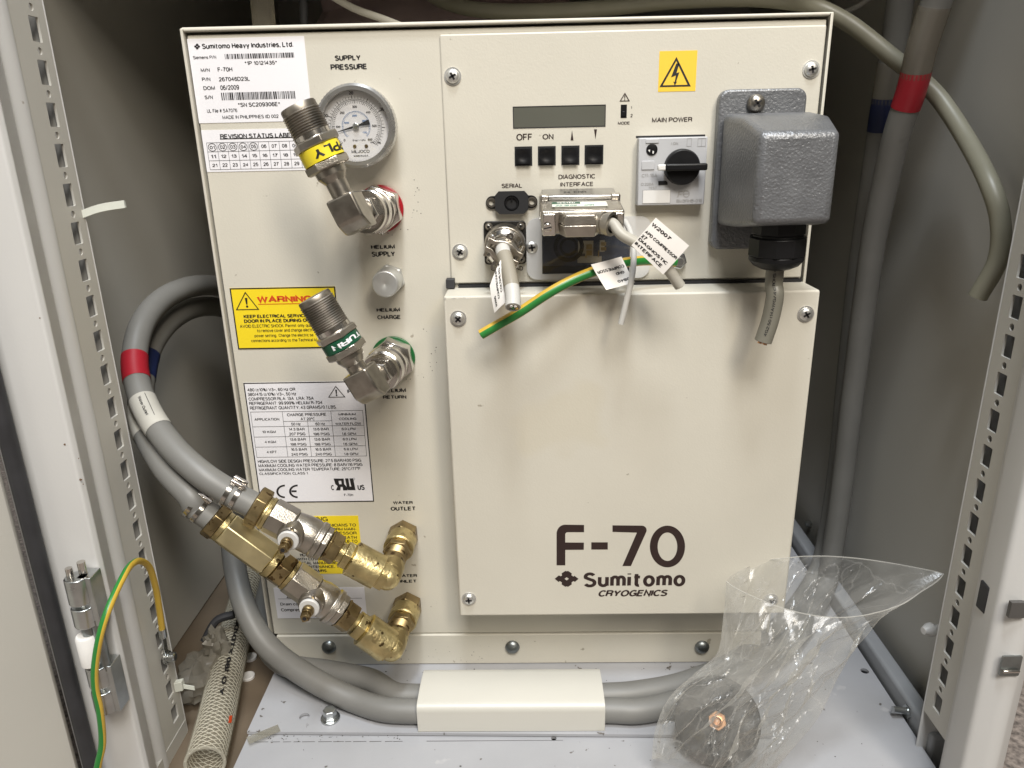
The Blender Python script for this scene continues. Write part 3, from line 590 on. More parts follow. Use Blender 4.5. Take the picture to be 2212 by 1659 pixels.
for a, b in (((1035, 560), (1095, 665)), ((1095, 560), (1160, 690)), ((1215, 555), (1255, 650)), ((1030, 690), (1230, 740))):
    lo, hi = pbox(c6, a, b, CP-.0006, CP-.0003); g.box(lo, hi)
g.obj('terminal_block', mat('tan_plastic', (.36, .33, .27), .5), wp)
g = MB()
for a, b in (((1103, 590), (1150, 630)), ((1103, 640), (1150, 680)), ((1225, 570), (1268, 600)), ((1225, 612), (1268, 640)), ((1200, 640), (1210, 695)), ((1095, 680), (1105, 700))):
    lo, hi = pbox(c6, a, b, CP-.0008, CP-.0006); g.box(lo, hi)
g.obj('terminal_screw', brassd, wp)
# ground stud at the right of the window
q = at(*c6(1862, 722), y=CP-.003)
MB().lathe((q.x, CP, q.z), (0, -1, 0), [(0, .0066), (.0050, .0066), (.0055, .0058)], 6, .2).lathe((q.x, CP-.0055, q.z), (0, -1, 0), [(0, .0034), (.005, .0034), (.006, .0028)], 20).obj('ground_stud', zinc, comp)
# ---- charge port cap
q = at(827, 610, y=-.012)
MB().lathe((q.x+.003, YP, q.z), (0, -1, 0), [(0, .0118), (.0045, .0118), (.0055, .0108)], 6, .35).lathe((q.x+.003, YP-.0055, q.z), (0, -1, 0), [(0, .0104), (.016, .0101), (.0172, .0093), (.0173, .0008), (.0169, .0002)], 40).obj('charge_cap', mat('cap_zinc', (.70, .71, .70), .48, .85, nscale=60, var=.10, bump=.1), comp, bevel=.0004)
# ---- pressure gauge
GX, GZ = .1206, .4345; GY = -.0195
pg = MB()
n = 120; prof = [(0, .0262), (.010, .0262), (.011, .0278), (.0205, .0278), (.0222, .0262), (.0222, .0236), (.0195, .0232)]
V = []; Fa = []
for t, r in prof:
    for k in range(n):
        rr = r*(1+(.012 if (k % 2 and .0105 < t < .0215 and r > .027) else 0)); V.append((GX+rr*math.cos(2*math.pi*k/n), YP-t, GZ+rr*math.sin(2*math.pi*k/n)))
for i in range(len(prof)-1):
    for k in range(n): Fa.append((i*n+k, i*n+(k+1) % n, (i+1)*n+(k+1) % n, (i+1)*n+k))
pg = pg.add(V, Fa).obj('pressure_gauge', mat('gauge_bezel', (.55, .54, .52), .28, .85, nscale=60), comp)
YG = YP-.0172
MB().lathe((GX, YG+.001, GZ), (0, -1, 0), [(0, .0238), (.001, .0238)], 64).obj('gauge_dial', white, pg)
g = MB(); gb = MB(); yg = YG-.0002
def pol(r, a): return (GX+r*math.cos(math.radians(a)), GZ+r*math.sin(math.radians(a)))
def bar(m_, r0, r1, a, t_):
    d_ = (-math.sin(math.radians(a)), math.cos(math.radians(a))); p, q_ = pol(r0, a), pol(r1, a)
    m_.add([(p[0]-d_[0]*t_, yg, p[1]-d_[1]*t_), (q_[0]-d_[0]*t_, yg, q_[1]-d_[1]*t_), (q_[0]+d_[0]*t_, yg, q_[1]+d_[1]*t_), (p[0]+d_[0]*t_, yg, p[1]+d_[1]*t_)], [(0, 1, 2, 3)])
ang = lambda f: 225-270*f
for k in range(61): bar(g, .0150, .0164 if k % 10 else .0168, ang(k/60), .00011 if k % 5 else .00022)
for k in range(42): bar(g, .0180, .0196 if k % 5 else .0202, ang(k/41.37), .00011 if k % 5 else .00020)
def arcring(m_, r0, r1, a0, a1): m_.flat([arc(GX, GZ, r0, a0, a1, 48)+arc(GX, GZ, r1, a1, a0, 48)], yg)
arcring(g, .0168, .0170, -45, 225); arcring(g, .0177, .0179, -45, 225); arcring(gb, .0098, .00995, -45, 225)
for k in range(42): bar(gb, .0088 if k % 5 else .0084, .0098, ang(k/41.37), .00009)
def gtx(m_, t, r, a, h, ww): p = pol(r, a); m_.text(t, (p[0]-ww/2, yg, p[1]-h/2), (ww, 0, 0), (0, 0, h), bold=.01)
for k, t in enumerate(('0', '100', '200', '300', '400', '500', '600')): gtx(g, t, .0128, ang(k/6), .0016, .0010*len(t)+.0002)
for f, t in ((0, '0'), (10/41.37, '10'), (20/41.37, '20'), (30/41.37, '30')): gtx(g, t, .0218, ang(f), .0022, .0015*len(t))
for f, t in ((1000/4137, '1000'), (2000/4137, '2000'), (3000/4137, '3000'), (4000/4137, '4000')): gtx(gb, t, .0070, ang(f), .0013, .0034)
g.text('10 bar = 1 MPa', (GX-.0035, yg, GZ-.0100), (.0092, 0, 0), (0, 0, .0014)); g.text('MILJOCO', (GX-.0048, yg, GZ-.0180), (.0128, 0, 0), (0, 0, .0024)); g.text('MADE IN U.S.A.', (GX-.0034, yg, GZ-.0205), (.0106, 0, 0), (0, 0, .0014), bold=.015)
g.text('psi', (GX+.0092, yg, GZ-.0116), (.0022, 0, 0), (0, 0, .0014)); g.text('bar', (GX+.0142, yg, GZ-.0118), (.0022, 0, 0), (0, 0, .0014))
gp = MB()
for dx in (-.0022, .0060): gp.lathe((GX+dx, yg, GZ-.0134), (0, -1, 0), [(0, .0013), (.0003, .0012)], 16)
g.obj('dial_printing', ink, pg, smooth=0); gb.obj('dial_printing', blueink, pg, smooth=0); gp.obj('dial_rivet', brassd, pg)
nd = MB(); an = math.radians(195); ux, uz = math.cos(an), math.sin(an); yn = YG-.0012
def npt(t, s_): return (GX+ux*t-uz*s_, yn, GZ+uz*t+ux*s_)
nd.add([npt(-.0100, -.0018), npt(-.0022, -.0006), npt(.004, -.0007), npt(.0158, -.0001), npt(.0158, .0001), npt(.004, .0007), npt(-.0022, .0006), npt(-.0100, .0018)], [(0, 1, 6, 7), (1, 2, 5, 6), (2, 3, 4, 5)])
nd.obj('gauge_needle', ink, pg, smooth=0)
MB().lathe((GX, yn+.0004, GZ), (0, -1, 0), [(0, .0023), (.0010, .0022), (.0013, .0016)], 24).obj('needle_hub', zinc, pg)
MB().lathe((GX, YP-.0197, GZ), (0, -1, 0), [(0, .0234), (.0004, .0234)], 64).obj('gauge_glass', clear('gauge_glass', (.9, .9, .9), .05, .10, .03, 5, .01), pg)

# ================================================================== LABELS ON THE FRONT PANEL
YL = YP-.0003; YT = YL-.00015
def sticker(name, C, tl, tr, bl, m_, edge=None, br=None):
    a = at(*C(*tl), y=YL); b = at(*C(*tr), y=YL); c = at(*C(*bl), y=YL)
    x0 = (a.x+c.x)/2; x1 = b.x; z1 = (a.z+b.z)/2; z0 = c.z
    if br: d = at(*C(*br), y=YL); x1 = (b.x+d.x)/2; z0 = (c.z+d.z)/2
    return MB().box((x0, YL, z0), (x1, YL+.0003, z1)).obj(name, m_, comp), (x0, z0, x1, z1)
def barcode(g, C, a, b, y, seed, grey=None):
    rnd = random.Random(seed); A = at(*C(*a), y=y); B = at(*C(*b), y=y); x = A.x; u = (B.x-A.x)/150
    while x < B.x-3*u:
        wd = rnd.choice((1, 1, 2, 3))*u; g.rect(x, B.z, min(x+wd, B.x), A.z, y); x += wd+rnd.choice((1, 1, 2))*u
# nameplate
lb, R_ = sticker('nameplate', c1, (224, 148), (1182, 120), (325, 850), white, br=(1275, 820))
g = MB(); y = YT
for t, a, b, k in (('Sumitomo Heavy Industries, Ltd.', (345, 186), (1108, 219), .012), ('Siemens P/N', (272, 285), (468, 312), 0), ('*1P 10121435*', (700, 328), (972, 357), .004), ('M/N', (335, 387), (415, 420), .004), ('F-70H', (475, 382), (602, 415), .004),
                   ('P/N', (345, 463), (420, 497), .004), ('267046D23L', (485, 460), (745, 492), .004), ('DOM', (357, 535), (458, 570), .004), ('06/2009', (497, 530), (658, 566), .004), ('S/N', (367, 612), (440, 647), .004),
                   ('*SN SC209306E*', (645, 672), (998, 706), .006), ('UL File # SA7076', (387, 725), (642, 753), 0), ('MADE IN PHILIPPINES (ID 002', (515, 779), (985, 803), 0)):
    g.ptext(t, c1, a, b, y, bold=k)
barcode(g, c1, (535, 272), (1124, 299), y, 3); barcode(g, c1, (505, 592), (1128, 640), y, 5)
cr = lambda cx, cy, sx, sy: [(cx+(px-276)*sx/165, cy+(py-997)*sy/110) for px, py in crest]
g.pflat(c1, [cr(308, 208, 26, 24), [(300, 208), (308, 203), (316, 208), (308, 213)]], y)
g.obj('printing', ink, lb, smooth=0)
# revision label
lb, R_ = sticker('revision_label', c1, (342, 912), (1240, 876), (391, 1260), white, br=(1300, 1222))
g = MB(); g.ptext('REVISION STATUS LABEL', c1, (495, 931), (1112, 966), y, bold=.012); A = at(*c1(497, 976), y=y); B = at(*c1(1115, 972), y=y); g.rect(A.x, A.z-.0003, B.x, A.z+.0003, y)
A = at(*c1(385, 1008), y=y); B = at(*c1(412, 1231), y=y); X0 = A.x; Z1 = A.z; Z0 = B.z; DX = (at(*c1(1165, 1147), y=y).x-at(*c1(397, 1155), y=y).x)/9; X1 = X0+DX*10; DZ = (Z1-Z0)/3; t = .00025
for k in range(4): g.rect(X0, Z0+k*DZ-t/2, X1, Z0+k*DZ+t/2, y)
for k in range(11): g.rect(X0+k*DX-t/2, Z0, X0+k*DX+t/2, Z1, y-.00002)
for r in range(3):
    for k in range(10):
        cx = X0+(k+.5)*DX; cz = Z1-(r+.5)*DZ; s_ = '%d%d' % (r+(k == 9), (k+1) % 10); hh = DZ*.40; ww = DX*.50
        g.text(s_, (cx-ww/2, y, cz-hh/2), (ww, 0, 0), (0, 0, hh), bold=.004)
        if r == 0 and k < 5: g.flat([ring(cx, cz, DX*.41, 28, DZ*.44), ring(cx, cz, DX*.36, 28, DZ*.39)], y-.00004)
g.obj('printing', ink, lb, smooth=0)
# yellow warning label
lb, R_ = sticker('warning_label', c2, (133, 615), (1000, 612), (206, 1125), yellow, br=(1070, 1118))
g = MB().frame(*R_[:2], R_[2], R_[3], YL-.0001, .0010)
for t, a, b, k in (('KEEP ELECTRICAL SERVICE', (248, 838), (775, 866), .022), ('DOOR IN PLACE DURING OPERATION', (252, 876), (985, 902), .022), ('AVOID ELECTRIC SHOCK. Permit only quali', (218, 922), (830, 946), 0),
                   ('to remove cover and change electri', (362, 962), (828, 985), 0), ('power setting.  Change the electric se', (340, 1003), (832, 1026), 0), ('connections according to the Technical M', (312, 1042), (858, 1066), 0)):
    g.ptext(t, c2, a, b, y, bold=k)
a = at(*c2(187, 803), y=y); b = at(*c2(362, 648), y=y); g.warn(a.x, a.z, b.x, b.z, y, .0006)
g.obj('printing', ink, lb, smooth=0)
g = MB().ptext('WARNING', c2, (357, 680), (822, 742), y, bold=.022); A = at(*c2(372, 754), y=y); B = at(*c2(815, 752), y=y); g.rect(A.x, A.z-.0003, B.x, A.z+.0002, y)
g.obj('red_printing', redink, lb, smooth=0)
# specification label
lb, R_ = sticker('specification_label', c3, (520, 82), (1640, 76), (680, 1190), white, br=(1720, 1185))
g = MB().frame(*R_[:2], R_[2], R_[3], YL-.0001, .0009)
TX = [('480 (±10%) V3~, 60 Hz OR', (555, 135), (1002, 164)), ('380/415 (±10%) V3~, 50 Hz', (560, 177), (1013, 206)), ('COMPRESSOR RLA: 13A  LRA: 75A', (567, 219), (1173, 245)), ('REFRIGERANT: 99.999% HELIUM R-704', (573, 260), (1250, 286)),
      ('REFRIGERANT QUANTITY: 43 GRAMS/0.1 LBS.', (580, 302), (1383, 328)), ('IP4', (1478, 145), (1548, 178)), ('APPLICATION', (622, 411), (855, 437)), ('CHARGE PRESSURE', (922, 366), (1285, 391)), ('AT 20°C', (1048, 405), (1182, 432)),
      ('50 Hz', (962, 455), (1053, 479)), ('60 Hz', (1185, 453), (1277, 477)), ('MINIMUM', (1398, 364), (1560, 389)), ('COOLING', (1402, 406), (1565, 431)), ('WATER FLOW', (1368, 452), (1607, 476)), ('10 KGM', (695, 526), (823, 551)), ('4 KGM', (716, 619), (825, 644)), ('4 KPT', (735, 711), (829, 736)),
      ('HIGH/LOW SIDE DESIGN PRESSURE: 27.5 BAR/400 PSIG', (653, 795), (1610, 818)), ('MAXIMUM COOLING WATER PRESSURE: 8 BAR/116 PSIG', (658, 834), (1622, 857)), ('MAXIMUM COOLING WATER TEMPERATURE: 25°C/77°F', (663, 873), (1602, 895)), ('CLASSIFICATION: CLASS 1', (668, 912), (1117, 934)),
      ('F-70H', (1450, 1110), (1535, 1132))]
for r, (yy, row) in enumerate(((501, ('14.3 BAR', '13.6 BAR', '6.0 LPM', '207 PSIG', '198 PSIG', '1.6 GPM')), (595, ('13.6 BAR', '13.6 BAR', '6.0 LPM', '198 PSIG', '198 PSIG', '1.6 GPM')), (687, ('16.5 BAR', '16.5 BAR', '6.8 LPM', '240 PSIG', '240 PSIG', '1.8 GPM')))):
    for k in range(6):
        x0 = (940, 1163, 1427)[k % 3]+10*r+(3 if k > 2 else 0); wd = (149, 148, 130)[k % 3]+(4 if k > 2 else 0); y0 = yy+(45 if k > 2 else 0)-(k % 3)
        TX.append((row[k], (x0, y0), (x0+wd, y0+25)))
for t, a, b in TX: g.ptext(t, c3, a, b, y, bold=.004)
a = at(*c3(1304, 223), y=y); b = at(*c3(1453, 113), y=y); g.warn(a.x, a.z, b.x, b.z, y, .0005)
A = at(*c3(587, 355), y=y); B = at(*c3(1660, 763), y=y); XA = (A.x+at(*c3(645, 772), y=y).x)/2; ZA = A.z; XB = (B.x+at(*c3(1625, 350), y=y).x)/2; ZB = B.z; W_ = XB-XA; t = .0003
zs = [at(*c3(605, 493), y=y).z, at(*c3(622, 587), y=y).z, at(*c3(635, 680), y=y).z]; zh = at(*c3(890, 443), y=y).z; xc = [XA+W_*f for f in (.2837, .4995, .716)]
g.frame(XA, ZB, XB, ZA, y, t)
for z in zs: g.rect(XA, z-t/2, XB, z+t/2, y-.00002)
g.rect(xc[0], zh-t/2, xc[2], zh+t/2, y-.00002)
for k, x in enumerate(xc): g.rect(x-t/2, ZB, x+t/2, zh if k == 1 else ZA, y-.00004)
# conformity marks
g.pflat(c3, [[(907, 1027), (907, 1046)]+arc(907, 1089, 43, 270, 90, 14)+[(907, 1132), (907, 1150)]+arc(907, 1089, 81, 90, 270, 18)], y) if False else None
def cmark(cx, cy, r0, r1, yk): return [(cx+r1*math.cos(math.radians(a_)), cy+yk*r1*math.sin(math.radians(a_))) for a_ in range(270, 89, -12)]+[(cx+r0*math.cos(math.radians(a_)), cy+yk*r0*math.sin(math.radians(a_))) for a_ in range(90, 271, 12)]
g.pflat(c3, [cmark(905, 1088, 60, 79, .78)], y); g.pflat(c3, [cmark(1023, 1087, 60, 79, .78)], y); g.pflat(c3, [[(966, 1078), (1013, 1078), (1013, 1094), (966, 1094)]], y)
g.pflat(c3, [[(1355, 970), (1447, 970), (1452, 1020), (1480, 1055), (1484, 1078), (1442, 1078), (1438, 1046), (1420, 1046), (1416, 1078), (1376, 1078), (1392, 1040), (1370, 1020)], [(1400, 990), (1425, 990), (1428, 1022), (1406, 1022)]], y)
g.pflat(c3, [[(1460, 968), (1490, 968), (1502, 1044), (1518, 1044), (1500, 968), (1535, 968), (1556, 1076), (1488, 1076), (1476, 1052)]], y-.00005)
g.ptext('C', c3, (1328, 1030), (1360, 1077), y, bold=.02); g.ptext('US', c3, (1573, 1027), (1642, 1075), y, bold=.02)
g.pflat(c3, [ring(1540, 974, 11, 20), ring(1540, 974, 9, 20)], y)
g.obj('printing', ink, lb, smooth=0)
# second yellow label behind the valves
x0 = .052
a = at(*c4(1440, 296), y=YL); b = at(*c4(1450, 775), y=YL); X1 = (a.x+b.x)/2
lb = MB().box((x0, YL, b.z), (X1, YL+.0003, a.z)).obj('caution_label', yellow, comp)
g = MB()
for t, x_, xr, y0, y1, k in (('WARNING', 880, 1172, 304, 346, .0), ('TECHNICIANS TO', 1085, 1405, 361, 388, .004), ('PERFORM MAIN-', 1110, 1408, 395, 420, .004), ('COMPRESSOR', 1115, 1410, 428, 453, .004), ('OR DEATH', 1205, 1412, 463, 488, .004), ('DUE TO', 1288, 1418, 497, 521, .004),
                             ('HOT', 938, 1005, 607, 634, .01), ('WITH COVER', 910, 1130, 643, 668, .01), ('TECHNICAL MANUAL BE', 850, 1245, 675, 700, .01), ('MAINTENANCE, TE', 950, 1290, 707, 731, .01), ('REPAIRS.', 1010, 1168, 740, 763, .01)):
    g.ptext(t, c4, (x_, y0), (xr, y1), y, bold=k)
A = at(*c4(880, 352), y=y); B = at(*c4(1174, 348), y=y); g.rect(A.x, A.z-.0003, B.x, A.z, y)
g.obj('printing', ink, lb, smooth=0)
# white drain label
lb, R_ = sticker('drain_label', c4, (718, 897), (1468, 888), (757, 1150), white, br=(1500, 1140))
g = MB(); g.ptext('Drain cooling', c4, (775, 1018), (1010, 1044), y, bold=.004); g.ptext('Compressor', c4, (780, 1064), (1000, 1092), y, bold=.004)
A = at(*c4(757, 986), y=y); B = at(*c4(1455, 982), y=y); g.rect(A.x, A.z-.0002, B.x, A.z+.0001, y); a = at(*c4(828, 978), y=y); b = at(*c4(915, 900), y=y); g.warn(a.x, a.z, b.x, b.z, y, .0005)
g.obj('printing', ink, lb, smooth=0)
# scuffed dirt around the ports
# ================================================================== HELIUM COUPLINGS
def thread(a, b, r, dep, pitch):
    n = int((b-a)/pitch); L = []
    for k in range(n): L += [(a+k*pitch, r-dep), (a+(k+.5)*pitch, r)]
    return L+[(a+n*pitch, r-dep)]
class Ax:     # an axis measured on the picture inside the plane y = const
    def __init__(s, pa, pb, y): s.A = at(*pa, y=y); s.B = at(*pb, y=y); s.d = (s.B-s.A).normalized(); s.y = y
    def t(s, p): return (at(*p, y=s.y)-s.A).dot(s.d)
def coupling(port_px, ax, word, bandm, inkm, ringm, label):
    YC = -.070
    q = at(*port_px, y=YP); px, pz = q.x, q.z
    C, E_, pts_ = ax
    X = Ax(C(*E_), C(*pts_['tip']), YC)
    r = thing('helium_coupling', label, 'pipe fitting', (px, 0, pz), 'helium couplings on the front panel')
    MB().lathe((px, YP, pz), (0, -1, 0), [(0, .0174), (.0022, .0174), (.0026, .0168)], 48).obj('colour_ring', ringm, r)
    MB().lathe((px, YP-.0027, pz), (0, -1, 0), [(0, .0160), (.001, .0182), (.012, .0182), (.0132, .0160)], 6, .4).obj('panel_nut', chrome, r, bevel=.0006)
    e = X.A; e = Vector((e.x, YC, e.z))
    d2 = (Vector((e.x, YC+.009, e.z))-Vector((px, YP-.0159, pz)))
    MB().lathe((px, YP-.0159, pz), d2, [(0, .0140), (.002, .0154), (.009, .0154), (.0098, .0136), (.0125, .0136), (.0133, .0152), (.0205, .0152), (.0215, .0138), (.0235, .0138), (.0243, .0146), (.0275, .0140)], 44).obj('swivel_collar', chrome, r)
    MB().lathe(Vector((px, YP-.0159, pz))+d2.normalized()*.0275, d2, [(0, .0118), (.009, .0118), (.010, .0105)], 6, .1).obj('swivel_nut', chrome, r, bevel=.0004)
    MB().lathe(Vector((px, YP-.0159, pz))+d2.normalized()*.0375, d2, [(0, .0092), (max(.004, d2.length-.040), .0092)], 24).obj('swivel_neck', steel, r)
    # elbow block: machined body with a sloped outer corner
    d = X.d; pdir = d2.normalized(); n_ = d.cross(pdir).normalized(); bk = MB(); hw = .0095
    L = [(-.0105, -.0115), (-.0105, .0035), (-.0035, .0105), (.0135, .0105), (.0135, -.0115)]   # (along the coupling, towards the viewer)
    L2 = smoothpoly([(a_, b_, .002) for a_, b_ in L])
    bk.plate([L2], lambda a_, b_, w_: e+d*a_+pdir*b_+n_*(w_-hw), 2*hw).obj('elbow_block', steel, r, bevel=.0022, seg=2)
    t = {k: X.t(C(*v)) for k, v in pts_.items()}
    MB().lathe(e, d, [(.0090, .0068), (t['neck'], .0070), (t['taper'], .0100), (t['hex2a'], .0102)], 32).obj('tube_neck', steel, r, smooth=14)
    MB().lathe(e, d, [(t['hex2a'], .0128), (t['hex2a']+.001, .0146), (t['hex2b']-.0005, .0146), (t['hex2b'], .0134)], 6, .25).obj('hex_nut', nickel, r, bevel=.0004)
    bd = MB().lathe(e, d, [(t['hex2b'], .0136), (t['bandb'], .0136)], 48).obj('name_band', bandm, r)
    MB().lathe(e, d, [(t['bandb'], .0140), (t['bandb']+.0008, .0156), (t['hex1b']-.0008, .0156), (t['hex1b'], .0140)], 6, .55).obj('hex_nut', nickel, r, bevel=.0004)
    MB().lathe(e, d, [(t['hex1b'], .0122), (t['col'], .0122)], 48).obj('collar', chrome, r)
    th = thread(t['col'], t['tip']-.003, .0124, .0008, .00155)
    MB().lathe(e, d, th+[(t['tip']-.0010, .0117), (t['tip'], .0112)], 48).obj('threaded_end', mat('thread_'+word, (.34, .31, .27), .42, 1, nscale=70, var=.25), r)
    # lettering wrapped round the band, reading upside down
    g = MB(); V, Fa = glyphs(word, .015); _, u, v = basis(d); tv = (Vector(CAM)-e).normalized(); tv = (tv-d*tv.dot(d)).normalized(); sv = d.cross(tv)
    hb = t['bandb']-t['hex2b']; wl = .0075*len(word)*.55; rr = .01375
    P = []
    V2 = [(a_, b_) for a_, b_ in V]+[(a_+1.42, b_) for a_, b_ in V]; Fa = list(Fa)+[tuple(len(V)+i for i in f) for f in Fa]
    for a_, b_ in V2:
        ph = (a_-pts_off[word])*wl*1.6/rr; P.append(e+d*(t['bandb']-hb*(.17+.66*b_))+(tv*math.cos(ph)-sv*math.sin(ph))*rr)
    g.add(P, Fa).obj('lettering', inkm, bd, smooth=0)
    return r
pts_off = {'SUPPLY': .88, 'RETURN': .80}
s1 = dict(tip=(1140, 700), col=(1248, 935), hex1b=(1268, 975), bandb=(1310, 1045), hex2b=(1365, 1160), hex2a=(1400, 1230), taper=(1428, 1275), neck=(1455, 1330))
coupling((822, 451), (c1, (1600, 1612), s1), 'SUPPLY', yellowb, ink, redr, 'upper helium coupling with yellow SUPPLY band and red ring, black threads pointing up left')
s2 = dict(tip=(830, 690), col=(955, 955), hex1b=(975, 990), bandb=(1010, 1045), hex2b=(1055, 1120), hex2a=(1090, 1180), taper=(1118, 1205), neck=(1145, 1260))
coupling((850, 772), (c2, (1285, 1432), s2), 'RETURN', greenb, white, greenr, 'lower helium coupling with green RETURN band and green ring')

# ================================================================== WATER VALVES
def valve(port_px, E_px, far_px, y, m, label, bar_=None):
    q = at(*port_px, y=YP); e = at(*E_px, y=y); X = Ax(E_px, far_px, y); d = X.d
    r = thing('water_valve', label, 'valve', (q.x, 0, q.z), 'water valves on the front panel')
    pd = (e-Vector((q.x, YP, q.z))).normalized(); ln = (e-Vector((q.x, YP, q.z))).length; Q = Vector((q.x, YP, q.z))
    MB().lathe(Q, pd, [(0, .0120), (.0005, .0132), (.0105, .0132), (.0115, .0122)], 6, .5).obj('panel_nut', brassd, r, bevel=.0005)
    MB().lathe(Q, pd, [(.0112, .0112), (.012, .0126), (.026, .0126), (.027, .0118)], 40).obj('union_sleeve', brass, r)
    MB().lathe(Q, pd, [(.027, .0112), (.0275, .0118), (.0335, .0118), (.034, .0108)], 6, .15).obj('union_nut', brassd, r, bevel=.0005)
    MB().lathe(Q, pd, thread(.034, .044, .0094, .0007, .0013)+[(ln-.012, .0088)], 36).obj('pipe_thread', brassd, r)
    # elbow: two round legs meeting in a ball-ended corner with a cast flat
    el = MB(); n_ = d.cross(pd).normalized()
    P = [e-pd*.016, e-pd*.008, e-pd*.002+d*.0005, e+d*.004, e+d*.012, e+d*.0215]
    el.tube(spline(P, 6), lambda t_: .0102, 28).sphere(e+d*.0004, .0102, 20)
    el.obox(e+d*.009+pd*.0085, d*.0075, pd*.0025, n_*.0060).obox(e+d*.009-n_*.0095, d*.009, pd*.0045, n_*.0016)
    el.obj('elbow', brass, r, bevel=.0006)
    t = {k: X.t(c4(*v)) for k, v in m.items()}
    MB().lathe(e, d, [(t['cyl0']-.0012, .0112), (t['cyl0']-.0004, .0136), (t['cyl1']-.0008, .0136), (t['cyl1'], .0122)], 40).obj('swivel_sleeve', brass, r)
    MB().lathe(e, d, [(t['cyl1'], .0110), (t['cyl1']+.0006, .0118), (t['hexs']-.0006, .0118), (t['hexs'], .0105)], 6, .45).obj('swivel_nut', brass, r, bevel=.0005)
    MB().lathe(e, d, [(t['hexs'], .0078), (t['neck'], .0078)], 28).obj('nipple', brass, r)
    MB().lathe(e, d, [(t['neck'], .0105), (t['neck']+.0006, .0122), (t['hexb']-.0022, .0122), (t['hexb']-.0018, .0130), (t['hexb']-.0004, .0130)], 6, .2).obj('nipple_nut', brassd, r, bevel=.0005)
    b = MB().lathe(e, d, [(t['hexb'], .0112), (t['hexb']+.0008, .0134), (t['ring']-.0050, .0134), (t['ring']-.0048, .0126)], 8, .25)
    b.obj('body_end', nickel, r, bevel=.0006)
    MB().lathe(e, d, [(t['ring']-.0048, .0136), (t['ring']-.0042, .0146), (t['ring']-.0008, .0146), (t['ring'], .0140), (t['ring']+.0004, .0132), (t['ring']+.0024, .0138), (t['ring']+.0100, .0138), (t['body']-.0040, .0128), (t['body'], .0122)], 44).obj('valve_body', nickel, r, bevel=.0004)
    MB().lathe(e, d, [(t['body'], .0118), (t['body']+.0010, .0138), (t['body1']-.0006, .0138), (t['body1'], .0126)], 8, .25).obj('body_end', nickel, r, bevel=.0006)
    # cast marks on the body
    tv = Vector((0, -1, .35)); tv = (tv-d*tv.dot(d)).normalized(); sv = d.cross(tv); up = tv*.35+sv*(1 if sv.z > 0 else -1)*.94
    # stem
    st = e+d*t['stem']; sd_ = Vector((0, -1, 0))
    MB().lathe(st, sd_, [(.004, .0108), (.0115, .0106), (.0160, .0094), (.0168, .0084)], 36).obj('stem_boss', steel, r)
    MB().lathe(st, sd_, [(.0168, .0066), (.0177, .0066)], 30).obj('stem_washer', dzinc, r)
    MB().lathe(st, sd_, [(.0176, .0078), (.0192, .0078), (.0198, .0072)], 36).obox(st+sd_*.0192+Vector((-.0022, 0, -.0096)), (.0016, 0, .001), (0, .0006, 0), (-.0006, 0, .0030)).obj('seal_washer', mat('seal_white', (.56, .555, .54), .45), r)
    MB().lathe(st, sd_, [(.0206, .0046), (.0235, .0046), (.0240, .0038), (.0262, .0038), (.0268, .0042)], 20).lathe(st, sd_, [(.0268, .0040), (.0320, .0038)], 4, .5).obj('valve_stem', brassd, r, bevel=.0003)
    MB().lathe(st+sd_*.03205, sd_, [(0, .0016), (.0002, .0016)], 14).obj('stem_hole', ink, r)
    MB().obox(st+sd_*.0168+Vector((.0035, 0, .0080)), (.0010, 0, .0002), (0, .0012, 0), (-.0006, 0, .0022)).obj('stop_lug', chrome, r, bevel=.0003)
    g = MB()
    for k, wd in enumerate((.0016, .0028)):
        o_ = e+d*(t['stem']+(.004 if k == 0 else -.0075))+tv*.0072+up*.0118*(1)
    return r, e, d, t, X
mo = dict(cyl0=(1590, 765), cyl1=(1362, 642), hexs=(1300, 612), neck=(1262, 590), hexb=(1165, 535), ring=(1070, 485), body=(880, 385), body1=(690, 283), stem=(905, 396), nut0=(645, 258), nut1=(548, 205), hose=(470, 165))
r1, e1, d1, t1, X1_ = valve(c4(1805, 440), c4(1668, 806), c4(585, 228), -.065, mo, 'upper water valve on the OUTLET port, silver body next to the hose nut')
MB().lathe(e1, d1, [(t1['body1'], .0128), (t1['nut0']-.002, .0132), (t1['nut0']-.0018, .0122), (t1['nut0'], .0122)], 40).obj('seal_ring', brass, r1, bevel=.0003)
MB().lathe(e1, d1, [(t1['nut0'], .0138), (t1['nut0']+.0008, .0162), (t1['nut1']-.0008, .0162), (t1['nut1'], .0140)], 6, .12).obj('hose_nut', brassd, r1, bevel=.0006)
mi = dict(cyl0=(1665, 1375), cyl1=(1470, 1232), hexs=(1402, 1184), neck=(1376, 1166), hexb=(1280, 1096), ring=(1195, 1032), body=(1050, 927), body1=(868, 794), stem=(1072, 943), nut0=(842, 775), nut1=(745, 705), bar0=(690, 668), bar1=(318, 396), ring1=(285, 373), nut2=(205, 315))
r2, e2, d2_, t2, X2_ = valve(c4(1840, 1030), c4(1702, 1402), c4(240, 341), -.061, mi, 'lower water valve on the INLET port with a long bright brass bar')
MB().lathe(e2, d2_, [(t2['body1'], .0126), (t2['nut0'], .0126)], 40).obj('seal_ring', brass, r2, bevel=.0003)
MB().lathe(e2, d2_, [(t2['nut0'], .0120), (t2['nut0']+.0008, .0136), (t2['nut1']-.0008, .0136), (t2['nut1'], .0118)], 6, .3).obj('bar_nut', brassd, r2, bevel=.0006)
MB().lathe(e2, d2_, [(t2['nut1'], .0112), (t2['nut1']+.001, .0128), (t2['bar0'], .0128)], 40).obj('bar_ring', brass, r2)
